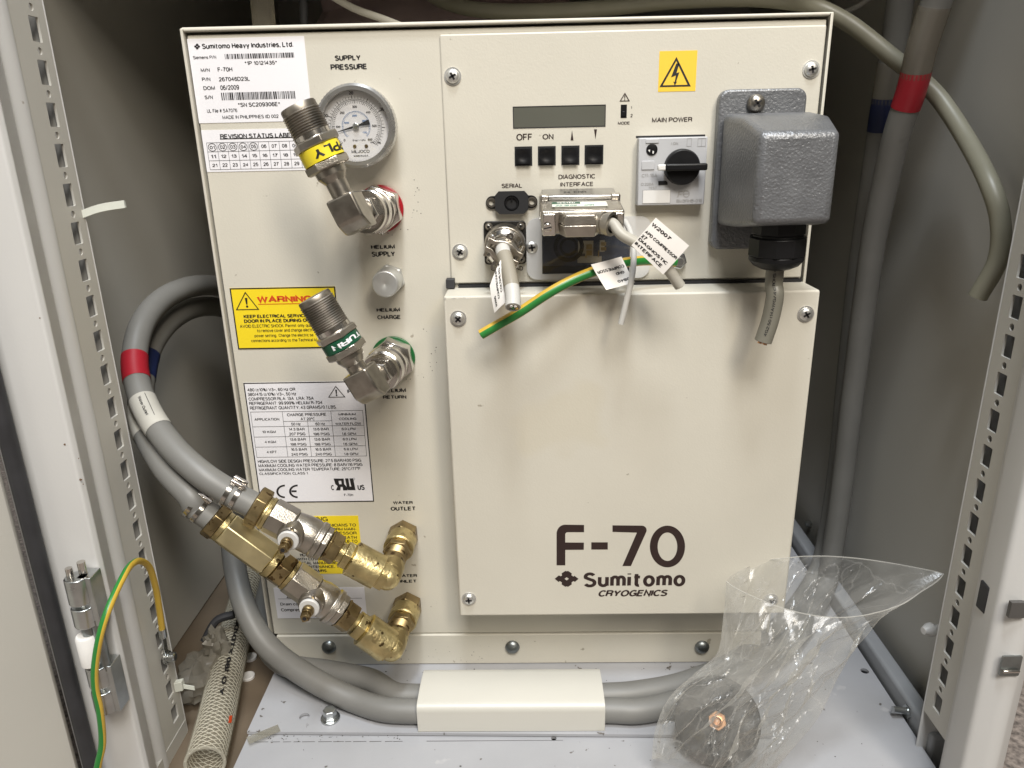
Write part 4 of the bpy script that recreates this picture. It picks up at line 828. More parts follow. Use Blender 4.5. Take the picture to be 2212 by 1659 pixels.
MB().lathe(e2, d2_, [(t2['bar0'], .0122), (t2['bar0']+.0008, .0138), (t2['bar1']-.0008, .0138), (t2['bar1'], .0122)], 6, .30).obj('check_valve_bar', brassb, r2, bevel=.0007)
MB().lathe(e2, d2_, [(t2['bar1'], .0122), (t2['bar1']+.003, .0122), (t2['bar1']+.0032, .0128), (t2['ring1'], .0128)], 40).obj('bar_ring', brass, r2)
MB().lathe(e2, d2_, [(t2['ring1'], .0128), (t2['ring1']+.0008, .0148), (t2['nut2']-.0008, .0148), (t2['nut2'], .0128)], 6, .2).obj('hose_nut', brassd, r2, bevel=.0006)

# ================================================================== POWER PLUG (grey hammertone hood on its bracket)
pw = thing('power_plug', 'grey hammertone power plug hood with black cable gland and a cut grey cable', 'plug', (.405, 0, .40))
x0, x1, z0, z1 = .3740, .4345, .3430, .4532
MB().plate([rrect(x0, z0, x1, z1, .007)], F3(CP-.0003), .0085).obj('housing_base', hammer, pw, bevel=.0016, seg=3)
q = at(1635, 223, y=-.0115)
o = MB().lathe((q.x, -.0089, q.z), (0, -1, 0), [(0, .0062), (.0012, .0062), (.0030, .0052), (.0042, .0034), (.0046, .0010)], 30).obj('fixing_screw', steel, pw)
g = MB()
for (ux, uz) in ((.8, .6), (-.6, .8)): g.obox((q.x, -.01345, q.z), (ux*.0030, 0, uz*.0030), (0, .0004, 0), (-uz*.0007, 0, ux*.0007))
g.obj('screw_cross', ink, o)
yb, yf = -.0088, -.0860
hd = MB()
bx = [(.3768, .3610), (.4395, .3610), (.4395, .4375), (.3768, .4375)]; fx = [(.3810, .3690), (.4290, .3695), (.4290, .4245), (.3810, .4245)]
mid = [(.3785, .3640), (.4360, .3645), (.4360, .4340), (.3785, .4340)]
V = [(a, yb, b) for a, b in bx]+[(a, -.050, b) for a, b in mid]+[(a, yf, b) for a, b in fx]
hd.add(V, [(0, 1, 2, 3), (11, 10, 9, 8)]+[(i+k, i+(k+1) % 4, i+4+(k+1) % 4, i+4+k) for i in (0, 4) for k in range(4)])
hd.obj('plug_hood', hammer, pw, bevel=.0042, seg=4)
gc = Vector((.4070, -.0560, .3655)); gd = Vector((0.015, 0.03, -1)).normalized()
MB().lathe(gc, gd, [(-.004, .0178), (.0050, .0178), (.0053, .0168), (.0070, .0168), (.0073, .0190), (.0195, .0190)], 10, .3).lathe(gc+gd*.0196, gd, [(0, .0180), (.003, .0180), (.0068, .0150), (.0090, .0105)], 36).obj('cable_gland', plast, pw, bevel=.0007)
ce = at(1648, 738, y=-.060)
P = spline([gc+gd*.026, gc+gd*.040, at(1674, 640, y=-.0575), at(1664, 690, y=-.059), ce], 8)
cb = MB().tube(P, .0060, 22, cap=True).obj('power_cable', mat('dim_cable', (.18, .172, .14), .42, nscale=30, var=.06), pw)
tp = (P[-1]-P[-2]).normalized(); _, u, v = basis(tp)
g = MB()
for k in range(4):
    a = k*math.pi/2+.4; g.cyl(P[-1]-tp*.001+(u*math.cos(a)+v*math.sin(a))*.0024, P[-1]+tp*.0016+(u*math.cos(a)+v*math.sin(a))*.0024, .0015, n=12)
g.obj('wire_core', copper, cb); MB().cyl(P[-1]-tp*.0005, P[-1]+tp*.0003, .0050, n=22).obj('cable_filler', mat('brown_filler', (.10, .05, .03), .7), cb)
def wrap_text(mb, word, pts, r, i0, i1, toward, h, bold=.004, flip=1, off=0.):
    """lettering along a tube path on its viewer side"""
    pts = [Vector(p) for p in pts]; S_ = [0.]
    for a, b in zip(pts, pts[1:]): S_.append(S_[-1]+(b-a).length)
    V, Fa = glyphs(word, bold); L0 = S_[-1]*i0; L1 = S_[-1]*i1; out_ = []
    for a_, b_ in V:
        s_ = L0+(L1-L0)*a_; s_ = min(max(s_, 0), S_[-1]-1e-6); k = max(i for i in range(len(S_)) if S_[i] <= s_); k = min(k, len(pts)-2); f = (s_-S_[k])/(S_[k+1]-S_[k])
        p = pts[k].lerp(pts[k+1], f); t = (pts[k+1]-pts[k]).normalized(); tv = toward-p; tv = (tv-t*tv.dot(t)).normalized(); sv = t.cross(tv)*flip
        ph = (b_-.5)*h/r+off; out_.append(p+(tv*math.cos(ph)+sv*math.sin(ph))*(r+.00012))
    mb.add(out_, Fa)
CV = Vector(CAM)
g = MB(); wrap_text(g, '4G2.50 (14AWG/4c)  ROHS C', list(reversed(P)), .0060, .08, .97, CV, .0024, bold=.006, flip=-1); g.obj('printing', ink, cb, smooth=0)

# ================================================================== DATA CONNECTOR (two stacked metal shells)
dc = thing('data_connector', 'shiny metal data connector with green TESTED sticker and grey cable tagged W2007', 'connector', (.276, 0, .38))
RT = Matrix.Rotation(math.radians(9), 4, 'X'); PV = Vector((.276, 0, .378))
def rt(p): return PV+RT @ (Vector(p)-PV)
class MT(MB):
    def obj(s, *a, **k):
        s.v = [rt(p) for p in s.v]; return MB.obj(s, *a, **k)
m0 = at(*c6(1075, 420), y=-.055)
zt, zb = .3858, .3703          # upper and lower face of the shells
xa, xb = .2488, .3045
MT().box((xa+.001, -.0215, zb+.003), (xb-.0015, CP-.0003, zt+.0028)).obj('adapter_shell', mat('cast_adapter', (.50, .49, .47), .32, 1, nscale=80), dc, bevel=.0012, seg=2)
g = MT()
for x in (xa-.0008, xb-.0062): g.box((x, -.0235, zb+.001), (x+.0068, -.0165, zt+.0034))
g.obj('adapter_lug', chrome, dc, bevel=.0010)
MT().text('INI  ERR', (xa+.017, -.0150, zt+.00295), (.016, 0, 0), (0, .0060, 0), bold=.0).obj('lettering', ink, dc, smooth=0)
sh = MT()
sh.box((xa, -.0530, zb), (xb, -.0240, zt))
sh.obj('connector_shell', nickel, dc, bevel=.0014, seg=2)
MT().box((xa+.009, -.0525, zt+.00005), (xb-.012, -.0290, zt+.0006)).obj('shell_ridge', nickel, dc, bevel=.0002)
tk = MT().box((xa+.0075, -.0455, zt+.0008), (xb-.0105, -.0330, zt+.0010)).obj('test_sticker', mat('sticker_cream', (.74, .75, .66), .5, nscale=40, var=.1), dc)
MT().box((xa+.0075, -.0385, zt+.0011), (xa+.0270, -.0330, zt+.0012)).obj('sticker_stripe', greenb, tk)
g = MT().text('TESTED', (xa+.0110, -.0378, zt+.00125), (.0125, 0, 0), (0, .0038, 0), bold=.01); g.obj('sticker_writing', whitet, tk, smooth=0)
g = MT().text('22.18.09', (xa+.0095, -.0445, zt+.0011), (.0150, 0, 0), (0, .0040, 0), shear=.2).text('XRR', (xa+.0290, -.0445, zt+.0011), (.0072, 0, 0), (0, .0038, 0), shear=.2); g.obj('sticker_writing', mat('green_ink', (.03, .22, .16), .6), tk, smooth=0)
# raised prow, ears and screws
pr = MT(); zc = (zt+zb)/2
Lp = [(xa+.0105, -.0530), (xa+.0145, -.0618), (xb-.0190, -.0618), (xb-.0150, -.0530)]
for (zA, zB, ins) in ((zc+.00015, zt-.0010, .0016), (zb-.0006, zc-.00015, .0016)):
    up_ = zA > zc
    lo = [(a+(0 if up_ else ins)*(1 if k < 2 else -1), b+(0 if up_ else .0012 if k in (1, 2) else 0)) for k, (a, b) in enumerate(Lp)]
    hi = [(a+(ins if up_ else 0)*(1 if k < 2 else -1), b+(.0012 if up_ and k in (1, 2) else 0)) for k, (a, b) in enumerate(Lp)]
    pr.add([(a, b, zA) for a, b in lo]+[(a, b, zB) for a, b in hi], [(3, 2, 1, 0), (4, 5, 6, 7)]+[(k, (k+1) % 4, 4+(k+1) % 4, 4+k) for k in range(4)])
pr.obj('shell_prow', nickel, dc, bevel=.0007)
for x, w_ in ((xa+.0005, .0090), (xb-.0085, .0080)):
    MT().box((x, -.0560, zb-.0008), (x+w_, -.0532, zt-.0012)).obj('shell_ear', chrome, dc, bevel=.0010, seg=3)
q = Vector((xa+.0040, -.0561, zc-.0020))
sc_ = MT().lathe(q, (0, -1, 0), [(0, .0029), (.0022, .0029), (.0027, .0024)], 26).obj('jack_screw', chrome, dc)
MT().obox(q+Vector((0, -.00275, 0)), (.0026, 0, .0006), (0, .0002, 0), (-.0001, 0, .00035)).obj('screw_slot', ink, sc_)
q = Vector((xb-.0040, -.0561, zc-.0040)); MT().lathe(q, (0, -1, 0), [(0, .0028), (.0030, .0028), (.0034, .0022)], 24).obj('jack_screw', mat('copper_screw', (.55, .38, .28), .3, 1), dc)
# cable exit collar and cable
k0 = Vector((xb-.0165, -.0545, zc)); kd = Vector((.75, -.62, .02)).normalized()
MT().lathe(k0, kd, [(-.004, .0066), (.0020, .0076), (.0036, .0076), (.0040, .0068), (.0062, .0068), (.0066, .0080), (.0100, .0080), (.0102, .0060), (.0080, .0058)], 32, cap=False).obj('cable_collar', nickel, dc)
MT().lathe(k0, kd, [(.006, .0062), (.0088, .0060)], 24).obj('collar_seal', plastm, dc)
k0 = rt(k0); kd = (RT.to_3x3() @ kd).normalized()
P = spline([k0+kd*.0072, k0+kd*.0110, at(*c6(1400, 510), y=-.0665), at(*c6(1540, 590), y=-.0680), at(*c6(1690, 700), y=-.0685), at(*c6(1800, 820), y=-.0680), at(*c6(1880, 935), y=-.0670)], 9)
cb = MB().tube(P, .0038, 20).obj('data_cable', cable_m, dc)
tp = (P[-1]-P[-2]).normalized(); MB().cyl(P[-1]-tp*.0004, P[-1]+tp*.0005, .0028, n=16).obj('cable_core', mat('core_mix', (.45, .44, .36), .6, nscale=900, var=.4), cb)
def flag(name, quad_, y4, rows, par, bold=.022, flip=False, bend=.0):
    """paper flag tag: quad in picture pixels (text-start corner first, then text-end), own depth per corner"""
    Q = [at(*p, y=yy) for p, yy in zip(quad_, y4)]
    def pos(u, v, w_=0.): p = (Q[0]*(1-u)+Q[1]*u)*(1-v)+(Q[3]*(1-u)+Q[2]*u)*v; n_ = (Q[1]-Q[0]).cross(Q[3]-Q[0]).normalized(); n_ = n_ if n_.y < 0 else -n_; return p+n_*(w_+bend*math.sin(math.pi*u)*.5+bend*.6*math.sin(math.pi*v))
    m_ = MB(); n = 8; V = []; Fa = []
    for s_ in (0, -.00035):
        for i in range(n+1):
            for j in range(n+1): V.append(pos(i/n, j/n, s_))
    N = (n+1)**2
    for i in range(n):
        for j in range(n):
            f = (i*(n+1)+j, (i+1)*(n+1)+j, (i+1)*(n+1)+j+1, i*(n+1)+j+1); Fa.append(f); Fa.append(tuple(N+k for k in reversed(f)))
    m_.add(V, Fa); o = m_.obj(name, whitet, par)
    g = MB()
    for t, u0, v0, u1, v1 in rows:
        V, F_ = glyphs(t, bold); g.add([pos(u0+(u1-u0)*a_, v1+(v0-v1)*b_, .00012) for a_, b_ in V], F_)
    g.obj('printing', ink, o, smooth=0); return o
flag('cable_tag', [c6(1680, 368), c6(1956, 600), c6(1740, 840), c6(1478, 598)], (-.0745, -.0745, -.0745, -.0745),
     [('W2007', .02, .12, .58, .25), ('APD COMPRESSOR', .02, .40, .98, .51), ('X7', .02, .55, .16, .66), ('DIAGNOSTIC', .02, .67, .90, .78), ('INTERFACE', .02, .81, .84, .93)], cb, bend=.0008)

# ================================================================== COLD HEAD CONNECTOR
ch = thing('cold_head_connector', 'round screw connector on a square black flange with clamped grey cable tagged W2009', 'connector', (.2205, 0, .34))
A = at(*c6(251, 396), y=CP); B = at(*c6(606, 748), y=CP); fx0, fx1, fz0, fz1 = A.x, B.x, B.z, A.z
MB().plate([rrect(fx0, fz0, fx1, fz1, .0028)], F3(CP-.0003), .0022).obj('square_flange', mat('black_flange', (.035, .033, .030), .4, .6), ch, bevel=.0005)
for x in (fx0+.0038, fx1-.0038):
    for z in (fz0+.0038, fz1-.0038): screw(x, CP-.0026, z, r=.0023, par=ch, m_=steel)
fc = Vector(((fx0+fx1)/2, CP-.0026, (fz0+fz1)/2)); fd = Vector((0, -1, -.10)).normalized()
MB().lathe(fc, fd, [(0, .0150), (.004, .0152), (.0120, .0152), (.0132, .0145)], 60).obj('coupling_ring', steel, ch, bevel=.0003)
MB().lathe(fc, fd, [(.0128, .0140), (.0160, .0136), (.0180, .0112), (.0230, .0108)], 48).obj('back_shell', chrome, ch)
# saddle clamp: two curved bars bolted together round the cable
cc = at(*c9(520, 520), y=-.034); bx_ = (at(*c9(760, 600), y=-.034)-at(*c9(300, 380), y=-.034)); bw = bx_.length/2; bx_.normalize(); nv = Vector((0, -1, -.25)); nv = (nv-bx_*nv.dot(bx_)).normalized(); bz = bx_.cross(nv)
MB().lathe(fc, fd, [(.022, .0095), (.0300, .0088)], 30).obj('clamp_neck', nickel, ch)
sg = 1 if bz.z > 0 else -1
def saddle(off, name):
    g = MB(); L = []; 
    for k in range(13):
        f = -1+k/6; L.append((f*bw, sg*(off+.0028*(1-min(1, abs(f)*1.6)**2)*(1 if off > 0 else -1))))
    V = []; 
    for a_, b_ in L:
        for dz, dn_ in ((-.0017, -.0030), (.0017, -.0030), (.0017, .0030), (-.0017, .0030)): V.append(cc+bx_*a_+bz*(b_+dz)+nv*dn_)
    Fa = [(0, 1, 2, 3), (48, 51, 50, 49)]+[(4*i+k, 4*i+(k+1) % 4, 4*i+4+(k+1) % 4, 4*i+4+k) for i in range(12) for k in range(4)]
    return g.add(V, Fa).obj(name, nickel, ch, bevel=.0004)
saddle(.0034, 'clamp_bar'); saddle(-.0034, 'clamp_bar')
for f, up_ in ((-.86, 1), (.86, -1)):
    a = cc+bx_*bw*f; MB().cyl(a-bz*.0095, a+bz*.0095, .00125, n=14).obj('clamp_screw', steel, ch)
    MB().lathe(a+bz*sg*up_*.0055, bz*sg*up_, [(0, .0026), (.0016, .0026), (.0022, .0018)], 20).obj('clamp_screw_head', chrome, ch)
for pxy in ((600, 320), (380, 730)):
    q = at(*c9(*pxy), y=-.030); ax_ = (q-cc); ax_.y = 0; ax_.normalize(); sx_ = Vector((ax_.z, 0, -ax_.x))
    L = [(a_, b_) for a_, b_ in rrect(-.0082, -.0024, .0026, .0024, .0023)]
    MB().plate([L, ring(0, 0, .0011, 16)], lambda a_, b_, w_: q+ax_*a_+sx_*b_+Vector((0, -w_, 0)), .0012).obj('clamp_eyelet', chrome, ch)
P = spline([fc+fd*.0280, at(*c9(500, 520), y=-.040), at(*c9(560, 720), y=-.052), at(*c9(610, 950), y=-.064), at(*c9(640, 1150), y=-.073), at(*c9(640, 1300), y=-.079)], 8)
cb = MB().tube(P, .0052, 24).obj('connector_cable', cablel, ch)
n0, n1 = int(len(P)*.28), int(len(P)*.69); MB().tube(P[n0:n1], .0055, 24, cap=False).obj('cable_sleeve', shrink, cb)
tp = (P[-1]-P[-2]).normalized(); _, u, v = basis(tp)
MB().lathe(P[-1]-tp*.0003, tp, [(0, .0042), (.0007, .0042)], 24).obj('cable_filler', mat('filler', (.30, .28, .24), .7), cb)
for k, (mm, rr) in enumerate(((gwire, 0), (ptfe, 1.2), (whitet, 2.3), (ywire, 3.4), (inkg, 4.5), (dzinc, 5.4))):
    c0 = P[-1]+(u*math.cos(rr)+v*math.sin(rr))*(.0026 if k else 0); MB().cyl(c0, c0+tp*.0011, .0010, n=12).obj('wire_core', mm, cb)
flag('cable_tag', [c9(385, 1380), c9(320, 1000), c9(470, 640), c9(540, 1230)], (-.066, -.058, -.054, -.072), [('W2009', .10, .20, .42, .40), ('COMPRESSOR', .22, .50, 1.0, .68), ('COLDHEAD JC', .30, .74, 1.05, .90)], cb, bend=.0008)

# ================================================================== LOOSE WIRES ON THE PANEL
P = spline([at(*c6(1840, 735), y=-.012), at(*c6(1700, 725), y=-.017), at(*c6(1560, 725), y=-.024), at(*c6(1400, 745), y=-.033), at(*c6(1200, 800), y=-.042), at(*c6(980, 890), y=-.048), at(*c6(780, 1000), y=-.052), at(*c6(560, 1145), y=-.054), at(*c6(380, 1250), y=-.055), at(*c6(228, 1338), y=-.056)], 9)
ew = MB().tube(P, .0036, 24, mats=lambda f: 1 if .36 < f < .60 else 0)
ew = ew.obj('earth_wire', [ywire, gwire], None, loc=P[0]); tag(ew, 'thick green and yellow earth wire sloping down across the panel to a cut end', 'earth wire')
tp = (P[-1]-P[-2]).normalized(); MB().lathe(P[-1]-tp*.0001, tp, [(0, .0024), (.0004, .0024)], 20).obj('wire_core', mat('dark_copper', (.15, .08, .04), .5, .6), ew, loc=P[0])
flag('wire_tag', [c6(1440, 790), c6(1190, 830), c6(1268, 966), c6(1500, 900)], (-.0380, -.0430, -.0500, -.0460), [], ew) if False else None
def flag2(quad_, y4, rows, par, org, bend):
    o = flag('wire_tag', quad_, y4, rows, par, bend=bend); return o
Q4 = [c6(1506, 905), c6(1268, 967), c6(1142, 756), c6(1395, 690)]
flag('wire_tag', Q4, (-.050, -.0545, -.0505, -.0435), [('30840', -.02, .12, .50, .24), ('GND', .14, .40, .42, .53), ('COMPRESSOR', .05, .60, .95, .74)], ew, bend=-.0012)
P = spline([at(*c6(1425, 400), y=-.010), at(*c6(1462, 470), y=-.030), at(*c6(1488, 580), y=-.044), at(*c6(1496, 720), y=-.050), at(*c6(1478, 880), y=-.054), at(*c6(1440, 1040), y=-.0555), at(*c6(1390, 1250), y=-.056)], 8)
tw = MB().tube(P, .0021, 16).obj('thin_cable', cablel, None, loc=P[0]); tag(tw, 'thin light grey cable hanging straight down beside the data connector', 'cable')

# ================================================================== WATER HOSES
HR = .0100
def hose(name, pts, r, m_, label, cat, group=None, n=24, k=8):
    P = spline(pts, k); o = MB().tube(P, r, n).obj(name, m_, None, loc=P[0]); tag(o, label, cat, group); return o, P
def clampring(P0, d, par, org):
    d, u, v = basis(d); tv = (CV-P0).normalized(); tv = (tv-d*tv.dot(d)).normalized(); sv = d.cross(tv)
    g = MB()
    for s_ in (-.0034, .0034): g.lathe(P0+d*(s_-.0016), d, [(0, HR+.0002), (0, HR+.0011), (.0032, HR+.0011), (.0032, HR+.0002)], 40, cap=False)
    o = g.obj('hose_clamp', chrome, par, loc=org)
    return d, tv, sv, o
def hoseclamp(P0, d, par, org, side):
    d, tv, sv, o = clampring(P0, d, par, org); c0 = P0+(tv*.55+sv*side*.83).normalized()*(HR+.0020)
    rdir = (c0-P0).normalized(); tdir = d.cross(rdir)
    for s_ in (-.0030, .0030):
        g = MB().obox(c0+tdir*s_, d*.0058, tdir*.0016, rdir*.0014); g.obj('clamp_screw_block', chrome, o, loc=org, bevel=.0006)
G_ = 'grey water hoses'
ho = e1+d1*t1['nut1']
h1, P1 = hose('water_hose', [ho-d1*.004, ho+d1*.006, ho+d1*.016, at(440, 1028, y=-.063), at(378, 972, y=-.050), at(328, 905, y=-.028), at(300, 840, y=-.006), at(291, 770, y=.018), at(308, 700, y=.045), at(350, 648, y=.080), at(410, 620, y=.125), at(470, 618, y=.175), at(530, 640, y=.22)], HR, hose_m, 'grey water hose with red tape looping up from the upper valve', 'hose', G_)
hoseclamp(ho+d1*.0165, d1, h1, P1[0], 1 if True else -1)
def tape(P, px, py, r, half, m_, par, org, name='colour_tape'):
    def pr_(p): d = (np.array(p)-CAM) @ AX.T; return 1106+FOC*d[0]/d[2], 829.5-FOC*d[1]/d[2]
    i = min(range(2, len(P)-2), key=lambda k: sum((a-b)**2 for a, b in zip(pr_(P[k]), (px, py))))
    d = (P[i+1]-P[i-1]).normalized(); Q = [P[i]+(P[min(len(P)-1, i+k)]-P[i]) for k in range(-3, 4) if 0 <= i+k < len(P)]
    # resample a short stretch of the path
    S_ = []; acc = 0
    best = P[i]
    seg = []
    j = i; L = 0
    while j > 0 and L < half: L += (P[j]-P[j-1]).length; j -= 1
    k = i; L = 0
    while k < len(P)-1 and L < half: L += (P[k+1]-P[k]).length; k += 1
    return MB().tube(P[j:k+1], r+.0004, 24, cap=False).obj(name, m_, par, loc=org), i, d
tape(P1, 291, 800, HR, .0105, redt, h1, P1[0])
dimlabel = mat('grey_paper_label', (.46, .445, .40), .55, nscale=30, var=.06)  # even grey tone, darker than the other labels
def wraplabel(P, px, py, r, half, text_, par, org, turn=0.):
    o, i, d = tape(P, px, py, r, half, dimlabel, par, org, 'paper_label'); p = P[i]
    seg = [q for q in P if (q-p).length < half*1.3]; g = MB(); wrap_text(g, text_, list(reversed(seg)), r+.0004, .12, .80, CV, .0030, bold=.01, flip=-1, off=turn)
    wrap_text(g, '-', list(reversed(seg)), r+.0004, .06, .9, CV, .0004, bold=.12, flip=-1, off=turn+.42); g.obj('printing', ink, o, loc=org, smooth=0)
wraplabel(P1, 322, 902, HR, .014, 'Water Outlet', h1, P1[0], -.1)
ho2 = e2+d2_*t2['nut2']
h2, P2_ = hose('water_hose', [ho2-d2_*.004, ho2+d2_*.006, ho2+d2_*.014, at(412, 1070, y=-.060), at(362, 1015, y=-.046), at(322, 950, y=-.024), at(305, 890, y=.000), at(308, 820, y=.030), at(325, 750, y=.062), at(365, 695, y=.100), at(420, 665, y=.150), at(480, 665, y=.205), at(540, 690, y=.25)], HR, hose_m, 'grey water hose with dark blue tape looping up from the lower valve', 'hose', G_)
hoseclamp(ho2+d2_*.0135, d2_, h2, P2_[0], 1)
tape(P2_, 312, 790, HR, .0105, bluet, h2, P2_[0]); wraplabel(P2_, 310, 915, HR, .014, 'Water Inlet', h2, P2_[0], -.2)
# the pair running across the pan under the white cover
zf = -.0325+HR
h3, P3 = hose('water_hose', [at(498, 1120, y=.050), at(502, 1180, y=.036), at(510, 1240, y=.022), at(527, 1305, y=.004), at(558, 1370, y=-.012), at(600, 1416, y=-.024), at(655, 1455, y=-.0370), at(711, 1487, y=-.0475), at(770, 1514, z=zf), at(830, 1532, z=zf), at(902, 1536, z=zf), at(1000, 1537, z=zf), at(1150, 1537, z=zf), at(1306, 1534, z=zf), at(1382, 1535, z=zf), at(1470, 1515, z=zf), at(1580, 1470, z=zf), at(1690, 1400, z=zf), at(1752, 1325, z=zf), at(1785, 1262, y=.100), at(1796, 1206, y=.106), at(1808, 1130, y=.106), at(1823, 1015, y=.103), at(1838, 882, y=.098), at(1850, 790, y=.092), at(1866, 666, y=.082), at(1887, 520, y=.068), at(1912, 396, y=.054), at(1937, 291, y=.040), at(1970, 191, y=.027), at(1991, 104, y=.018), at(2024, 0, y=.008), at(2036, -60, y=.002), at(2052, -150, y=0)], HR, hose_m, 'grey hose with red tape down the right wall, running on under the white cover', 'hose', G_, k=7)
h4, P4 = hose('water_hose', [Vector((-.034, .14, .010)), Vector((-.028, .085, .0)), Vector((-.021, .045, -.009)), Vector((-.009, .012, -.016)), Vector((.016, -.0122, -.0205)), Vector((.058, -.0200, -.0225)), Vector((.096, -.0310, -.0225)), at(850, 1499, z=zf), at(902, 1504, z=zf), at(1000, 1507, z=zf), at(1150, 1507, z=zf), at(1306, 1502, z=zf), at(1382, 1496, z=zf), at(1480, 1476, z=zf), at(1590, 1430, z=zf), at(1690, 1350, z=zf), at(1750, 1270, z=zf), at(1775, 1215, y=.130), at(1793, 1130, y=.137), at(1812, 1000, y=.138), at(1832, 800, y=.134), at(1851, 625, y=.124), at(1868, 500, y=.116), at(1887, 375, y=.108), at(1906, 250, y=.100), at(1920, 167, y=.094), at(1932, 90, y=.088), at(1945, 0, y=.080), at(1955, -60, y=.075)], HR, hose_m, 'grey hose with dark blue tape, half hidden behind the red taped hose', 'hose', G_, k=7)
# white cover
A = at(903, 1581, z=-.0325); B = at(1307, 1582, z=-.0325)
cv = MB(); x0, x1 = A.x, B.x; yf_ = A.y-.0004; yb_ = yf_+.064; h_z = -.0325+.0255
L = smoothpoly([(yf_, -.0322, 0), (yf_, h_z, .006), (yf_+.030, h_z+.001, .012), (yb_-.012, h_z-.004, .010), (yb_-.004, -.0322, 0), (yb_-.0055, -.0322, 0), (yb_-.0135, h_z-.0060, .009), (yf_+.030, h_z-.001, .011), (yf_+.0015, h_z-.0015, .005), (yf_+.0015, -.0322, 0)], 5)
o = MB().plate([L], lambda a, b, w_: (x0+w_, a, b), x1-x0).obj('hose_cover', mat('white_cover', (.58, .565, .51), .36, nscale=8, var=.02, bump=.05, bscale=400), None, bevel=.0004)
tag(o, 'short cream white channel cover lying over the two grey hoses', 'cover')
tape(P3, 1968, 191, HR, .0105, redt, h3, P3[0]); 
o_, i_, d_ = tape(P3, 1996, 95, HR, .020, clear('clear_sleeve', (.45, .38, .28), .5, .10, .2, 30, .28), h3, P3[0], 'clear_sleeve')
tape(P4, 1902, 247, HR, .0105, bluet, h4, P4[0]); tape(P4, 1917, 176, HR, .013, pvc, h4, P4[0], 'clear_sleeve')
# grey cable cut off at the right, coming over the top of the compressor
cb, Pc = hose('cut_cable', [at(905, -30, y=.18), at(960, 4, y=.16), at(1040, 22, y=.14), at(1150, 25, y=.125), at(1300, 18, y=.12), at(1450, 3, y=.12), at(1600, -3, y=.11), at(1700, 3, y=.095), at(1765, 16, y=.075), at(1840, 55, y=.066), at(1929, 125, y=.052), at(1980, 165, y=.045), at(2030, 214, y=.032), at(2087, 300, y=.000), at(2137, 396, y=-.044), at(2161, 479, y=-.056), at(2155, 562, y=-.058), at(2112, 641, y=-.052)], .0062, cableo, 'olive grey cable arching over the compressor to a cut end at the right wall', 'cable')
# thin white cables at the top
o, _ = hose('thin_cable', [at(690, -25, y=.10), at(760, 16, y=.09), at(830, 42, y=.075), at(880, 62, y=.06)], .0028, cable_m, 'thin pale cable slanting down behind the top edge of the compressor', 'cable')
o, _ = hose('thin_cable', [at(1890, -12, y=.16), at(1850, 15, y=.17), at(1800, 35, y=.18), at(1770, 45, y=.18)], .0022, cablel, 'thin pale cable at the top right behind the olive grey cable', 'cable')
o, _ = hose('black_cable', [at(652, -60, y=.10), at(655, 0, y=.10), at(657, 70, y=.10), at(660, 260, y=.10)], .0033, rubber, 'thick black cable standing upright behind the compressor top edge', 'cable')
o, _ = hose('clear_drain_hose', [at(562, -60, y=.09), at(566, 0, y=.09), at(572, 80, y=.09), at(578, 260, y=.09)], .0090, pvc, 'dim clear hose upright behind the top left of the compressor', 'hose')
q = at(840, 30, y=.20)
pk = MB(); n = 24; V = []; Fa = []
for i in range(n+1):
    for j in range(n+1):
        u, v = i/n, j/n; p = at(690+(1230-690)*u, -60+170*v, y=.20+.03*math.sin(5*u)*math.sin(4*v+1)); V.append(p+Vector((0, .02*noise.noise(Vector((u*4, v*3, 0))), 0)))
for i in range(n):
    for j in range(n): Fa.append((i*(n+1)+j, (i+1)*(n+1)+j, (i+1)*(n+1)+j+1, i*(n+1)+j+1))
o = pk.add(V, Fa).obj('plastic_sheet', pinkp, None); sm = o.modifiers.new('thick', 'SOLIDIFY'); sm.thickness = .004; tag(o, 'dull pinkish sheet hanging behind the compressor top edge', 'sheet')

# ================================================================== LEFT CORNER
def c4b(a, b): return (a*.5906/1.736, (1900+b*.5906)/1.736)
P = spline([at(208, 1720, y=-.172), at(*c4b(620, 1659), y=-.170), at(*c4b(650, 1500), y=-.168), at(*c4b(635, 1300), y=-.168), at(*c4b(605, 1150), y=-.168), at(*c4b(605, 1000), y=-.167), at(*c4b(640, 800), y=-.163), at(*c4b(700, 620), y=-.153), at(*c4b(780, 450), y=-.132), at(*c4b(830, 372), y=-.115), at(*c4b(890, 345), y=-.097), at(*c4b(950, 390), y=-.083), at(*c4b(990, 520), y=-.074), at(*c4b(1010, 640), y=-.070), at(*c4b(1030, 785), y=-.067)], 8)
es = MB().tube(P, .0024, 20, mats=lambda f: 1 if .30 < f < .62 else 0, twist=-1.2).obj('earth_strap', [ywire, gwire], None, loc=P[0])
tag(es, 'green and yellow earth wire looping over the left door frame to a crimped lug', 'earth wire')
la = P[-1]; lb_ = at(*c4b(1058, 955), x=-.0605); ld = (lb_-la).normalized()
MB().cyl(la-ld*.002, la+ld*.007, .0029, n=18).obj('crimp_lug', zinc, es, loc=P[0])
MB().obox(la.lerp(lb_, .55), ld*.010, Vector((.0006, 0, 0)), ld.cross(Vector((1, 0, 0)))*.0030).lathe(lb_-Vector((.0008, 0, 0)), (1, 0, 0), [(0, .0058), (.0014, .0058)], 24).obj('lug_tongue', zinc, es, loc=P[0], bevel=.0003)
sc2 = MB().lathe(lb_+Vector((.0006, 0, 0)), (1, 0, 0), [(0, .0050), (.0015, .0050), (.0016, .0040), (.0060, .0040), (.0068, .0030)], 24).obj('lug_screw', zinc, es, loc=P[0])
